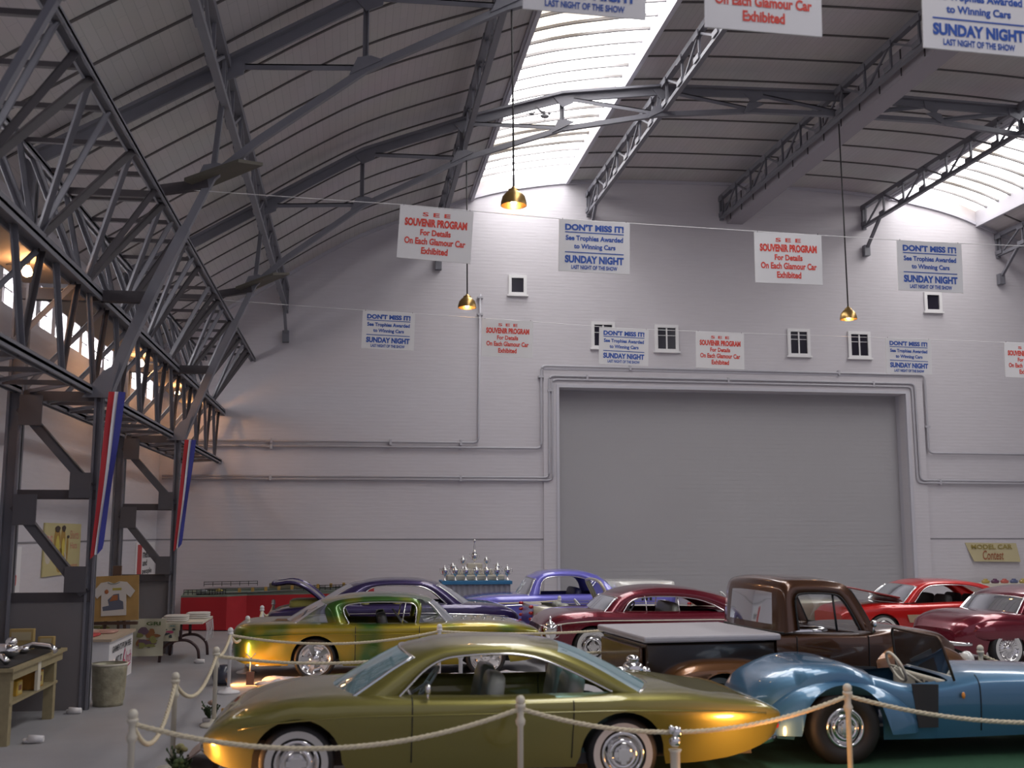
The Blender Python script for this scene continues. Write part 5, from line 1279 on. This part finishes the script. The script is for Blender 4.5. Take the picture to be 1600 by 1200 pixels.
b = MB(); b.tube([(-.1, -.05, .28), (-.05, -.055, .255), (.05, -.055, .255), (.1, -.05, .28)], .008, 5); b.build('collar', mat('grey_collar', (.25, .27, .25), .8), sh)
b = MB(); b.lohi((-.02, -.05, .14), (.13, -.046, .18)); b.build('yellow_caption', mat('mustard_ink', (.4, .34, .06), .7), sh)
b = MB()
P = [(-.18, -.21), (-.19, -.14), (-.08, -.12), (-.1, -.02), (.0, .07), (.09, .08), (.1, -.03), (.16, -.06), (.17, -.19)]; b.add([(x, -.047, z) for x, z in P], [tuple(range(len(P)))]); b.build('car_print', mat('print_grey', (.10, .11, .15), .7), sh)
b = MB(); P = [(-.07, -.05), (-.02, .05), (.07, .06), (.07, -.03)]; b.add([(x, -.049, z) for x, z in P], [(0, 1, 2, 3)]); b.sq((-.12, -.05, .12), (.035, .003, .04), 1, 10); b.build('orange_print', mat('print_orange', (.35, .12, .04), .7), sh)

# posters hung below on the line, and shirt table
def cloth_poster(x, y, z, w_, h_, rz, l, pic, cols, title, tcol):
    q = thing('printed_cloth', l, 'poster', (x, y, z), rz); b = MB(); rows = []
    for i in range(9):
        v = 1-2*i/8; rows.append([(u*w_/2*(1.08 if v > 0 else .94)+.0, .015*math.sin(4*u+2*v), v*h_/2) for u in np.linspace(-1, 1, 9)])
    b.grid(rows); b.grid([[(p[0], p[1]+.006, p[2]) for p in reversed(r)] for r in rows]); c = b.build('cloth', mat('printed_cotton', (.46, .44, .33), .85), q)
    picture(None, w_*.8, h_*.8, -.022, pic, c, cols)
    b = MB(); b.text(title, -.05*w_, .38*w_, .32*h_, .42*h_, -.03, .03); b.build('lettering', tcol, c)
cols1 = [('brown_shape', mat('print_brown', (.22, .09, .03), .7)), ('purple_shape', mat('print_purple', (.12, .07, .1), .7)), ('olive_shape', mat('print_olive', (.2, .2, .06), .7))]
GI = mat('green_ink', (.06, .10, .03), .7)
cloth_poster(-3.62, 20.75, .52, .58, .66, 0, 'printed cloth with brown and purple artwork below the easel', 5, cols1, 'GRI', GI)
cloth_poster(-4.4, 20.75, .72, .5, .36, 0, 'printed cloth with green lettering behind the sales counter', 9, [('olive_shape', cols1[2][1])], 'PARTS', GI)
t = thing('shirt_table', 'small table with bent dark legs and white shirts on top', 'table', (-3.2, 22.0, 0))
b = MB(); b.lohi((-3.62, 21.3, .70), (-2.74, 22.8, .74)); b.build('table_top', CREAM, t, True)
for y in (21.45, 22.65):
    b = MB(); b.tube(rounded([(-3.52, y, 0), (-3.5, y, .25), (-3.25, y, .4), (-3.0, y, .4), (-2.82, y, .25), (-2.8, y, 0)], .12), .028, 8); b.tube([(-3.15, y, .4), (-3.15, y, .70)], .03, 6); b.build('leg', mat('brown_tube', (.06, .03, .03), .4), t, True)
for k, (x, y, z, l) in enumerate(((-3.3, 21.6, .74, 'pile of white shirts at the near end of the shirt table'), (-3.0, 22.3, .74, 'pile of cream shirts at the far end of the shirt table'))):
    q = thing('shirt_pile', l, 'shirts', (x, y, z)); b = MB(); 
    for j in range(3): b.sq((.02*j, .01*j, .02+.035*j), (.26-.02*j, .26, .022), .4)
    b.build('cloth', mat('pile_cotton%d' % k, (.55, .52, .48), .85), q)
cloth_poster(-3.33, 21.24, .56, .36, .32, 0, 'small printed cloth with a pink car hung on the shirt table front', 12, [('pink_shape', mat('print_pink', (.35, .05, .12), .7)), ('dark_shape', mat('print_dark', (.05, .07, .07), .7))], 'X', mat('print_teal', (.1, .2, .2), .7))
t = thing('ribbon_bunch', 'bunch of white printed ribbons hanging from the shirt table side', 'ribbons', (-2.72, 21.6, .7))
b = MB()
for k in range(7):
    y = .16*k; h = random.uniform(.28, .42); b.grid([[(.0, y, 0), (.0, y+.06, 0)], [(.02, y+.01, -h/2), (.02, y+.07, -h/2)], [(.0, y, -h), (.0, y+.07, -h)]]); b.grid([[(.006, y+.06, 0), (.006, y, 0)], [(.026, y+.07, -h/2), (.026, y+.01, -h/2)], [(.006, y+.07, -h), (.006, y, -h)]])
b.build('ribbons', WHITE, t)
# posters on the left wall
RW = lambda y, z: Matrix.Translation((XL+.03, y, z)) @ Matrix.Rotation(PI/2, 4, 'Z')
def wall_poster(y, z, w_, h_, l, m_):
    q = thing('wall_poster', l, 'poster', (XL+.0, y, z), PI/2); MB().lohi((-w_/2, -.03, -h_/2), (w_/2, -.005, h_/2)).build('card', m_, q); return q
q = wall_poster(21.2, 2.09, 2.55, .93, 'yellow poster with painted yellow shapes and pink writing on the left wall', mat('yellow_poster', (.50, .44, .22), .7))
for nm, m_, L_ in (('ochre_shape', mat('print_ochre', (.36, .22, .05), .7), [(-.45, .1, .2, .32), (-.05, .12, .16, .28), (-.2, -.2, .3, .22), (.28, .0, .07, .25)]), ('yellow_shape', mat('print_yellow', (.55, .45, .08), .7), [(-.42, .0, .12, .25), (-.02, .0, .1, .2)]), ('dark_shape', mat('print_black', (.06, .04, .03), .7), [(-.45, .36, .16, .06), (-.03, .37, .13, .06), (.3, .22, .08, .03)]), ('pale_shape', mat('print_pale', (.55, .5, .42), .7), [(-1.0, .0, .25, .25), (.05, -.25, .2, .2)])):
    b = MB(); yy = {'ochre_shape': -.033, 'yellow_shape': -.036, 'dark_shape': -.039, 'pale_shape': -.031}[nm]
    for cx, cz, rx, rz_ in L_: P = [(cx+rx*math.cos(a)*(1+.15*math.sin(3*a)), yy, cz+rz_*math.sin(a)) for a in np.linspace(0, 2*PI, 22)[:-1]]; b.add(P, [tuple(range(len(P)))])
    b.build(nm, m_, q)
b = MB(); b.text('BS', -1.15, -.75, .08, .24, -.034, .01); b.text('Shirts', .45, 1.1, .18, .34, -.034, .0); b.text('Hats', .5, 1.0, .0, .12, -.034); b.text('custom', .5, 1.1, -.38, -.28, -.034); b.build('pink_lettering', mat('salmon_ink', (.55, .22, .16), .7), q)
q = wall_poster(18.0, 1.8, 1.3, .72, 'white poster with black letters and red script at the left edge', WHITE)
b = MB(); b.text('ROADSTER', -.6, .12, .10, .2, -.033, .03); b.build('black_lettering', BLACKI, q)
b = MB(); b.text('Custom', -.5, .45, -.25, .0, -.033, .01, italic=.15); b.beam((-.35, -.033, -.3), (.35, -.033, -.24), .012); b.build('red_lettering', REDI, q)
q = wall_poster(29.4, 1.68, 2.5, .95, 'white poster with a red band and black words behind the diagonal brace', WHITE)
b = MB(); b.lohi((-1.1, -.034, -.42), (-.55, -.03, .42)); b.build('red_band', mat('poster_red', (.45, .05, .05), .7), q)
b = MB(); b.text('ments', -.4, .7, .08, .26, -.034, .02); b.text('and', -.4, .2, -.12, .04, -.034, .02); b.text('people', -.4, .9, -.36, -.18, -.034, .02); b.build('black_lettering', BLACKI, q)

# contest banner on the back wall at the right and a low shelf of trophies below
t = thing('contest_banner', 'yellowed contest banner curling on the back wall at the right', 'banner', (19.2, YB-.02, 1.8))
b = MB(); b.prism([(-.86, .008, .30), (.82, .008, .28), (.88, -.08, -.28), (-.64, -.08, -.26)], (0, .012, 0)); b.build('cloth', mat('yellowed_cloth', (.46, .40, .24), .8), t)
tl = Matrix.Rotation(-math.radians(7), 4, 'X')
b = MB(); b.text('MODEL CAR', -.68, .66, .10, .24, -.055, .02, M=tl); b.build('ochre_lettering', mat('ochre_ink', (.26, .2, .05), .7), t)
b = MB(); b.text('Contest', -.34, .34, -.22, .06, -.058, .01, M=tl, italic=.12); b.build('brown_lettering', mat('brown_ink', (.28, .09, .04), .7), t)
t = thing('prize_shelf', 'low shelf of small colourful models under the contest banner', 'table', (19.3, 30.3, 0))
b = MB(); b.lohi((-1.2, -.4, 0), (1.6, .4, .92)); b.build('shelf_body', CREAM, t)
random.seed(3)
for k in range(8):
    c_ = [(.4, .3, .08), (.1, .03, .08), (.45, .1, .08), (.08, .1, .2)][k % 4]
    q = thing('model_kit', ['ochre', 'plum', 'orange', 'navy'][k % 4]+' model on the shelf under the contest banner, '+('left' if k < 4 else 'right')+' half of the row', 'toy car', (18.4+.3*k, 30.1, .92), group='models on the prize shelf'); b = MB(); b.sq((0, 0, .05), (.12, .06, .05), .5, 10); b.sq((0, 0, .1), (.06, .05, .04), .6, 10); b.build('shell', mat('kit_%d' % (k % 4), c_, .4, coat=.5), q)
# small birds perched on the roof truss in front of the skylight
for (x, z, s, l) in ((4.05, 11.60, 1.0, 'small bird with raised wings perched on the truss before the skylight'), (3.75, 11.68, .6, 'smaller perched bird left of the winged bird on the truss')):
    t = thing('perched_bird', l, 'bird', (x, 22.85, z-.12)); b = MB()
    b.sq((0, 0, .1*s), (.1*s, .045*s, .05*s), 1, 12); b.sq((.1*s, 0, .17*s), (.035*s, .03*s, .03*s), 1, 10); b.tube([(.13*s, 0, .17*s), (.17*s, 0, .165*s)], .008*s, 5); b.add([(-.08*s, -.02*s, .1*s), (-.08*s, .02*s, .1*s), (-.2*s, .03*s, .07*s), (-.2*s, -.03*s, .07*s)], [(0, 1, 2, 3)])
    b.tube([(0, .015, .07*s), (0, .015, 0)], .006, 4); b.build('body', mat('bird_grey', (.12, .12, .13), .8), t)
    if s == 1:
        for sg in (-1, 1): w_ = MB(); w_.prism([(-.03, sg*.02, .12), (.04, sg*.02, .12), (.02 if sg > 0 else -.22, sg*.1, .26 if sg > 0 else .30), (-.03 if sg > 0 else -.24, sg*.1, .25 if sg > 0 else .26)], (0, .006, .0)); w_.build('wing', MATS['bird_grey'], t)
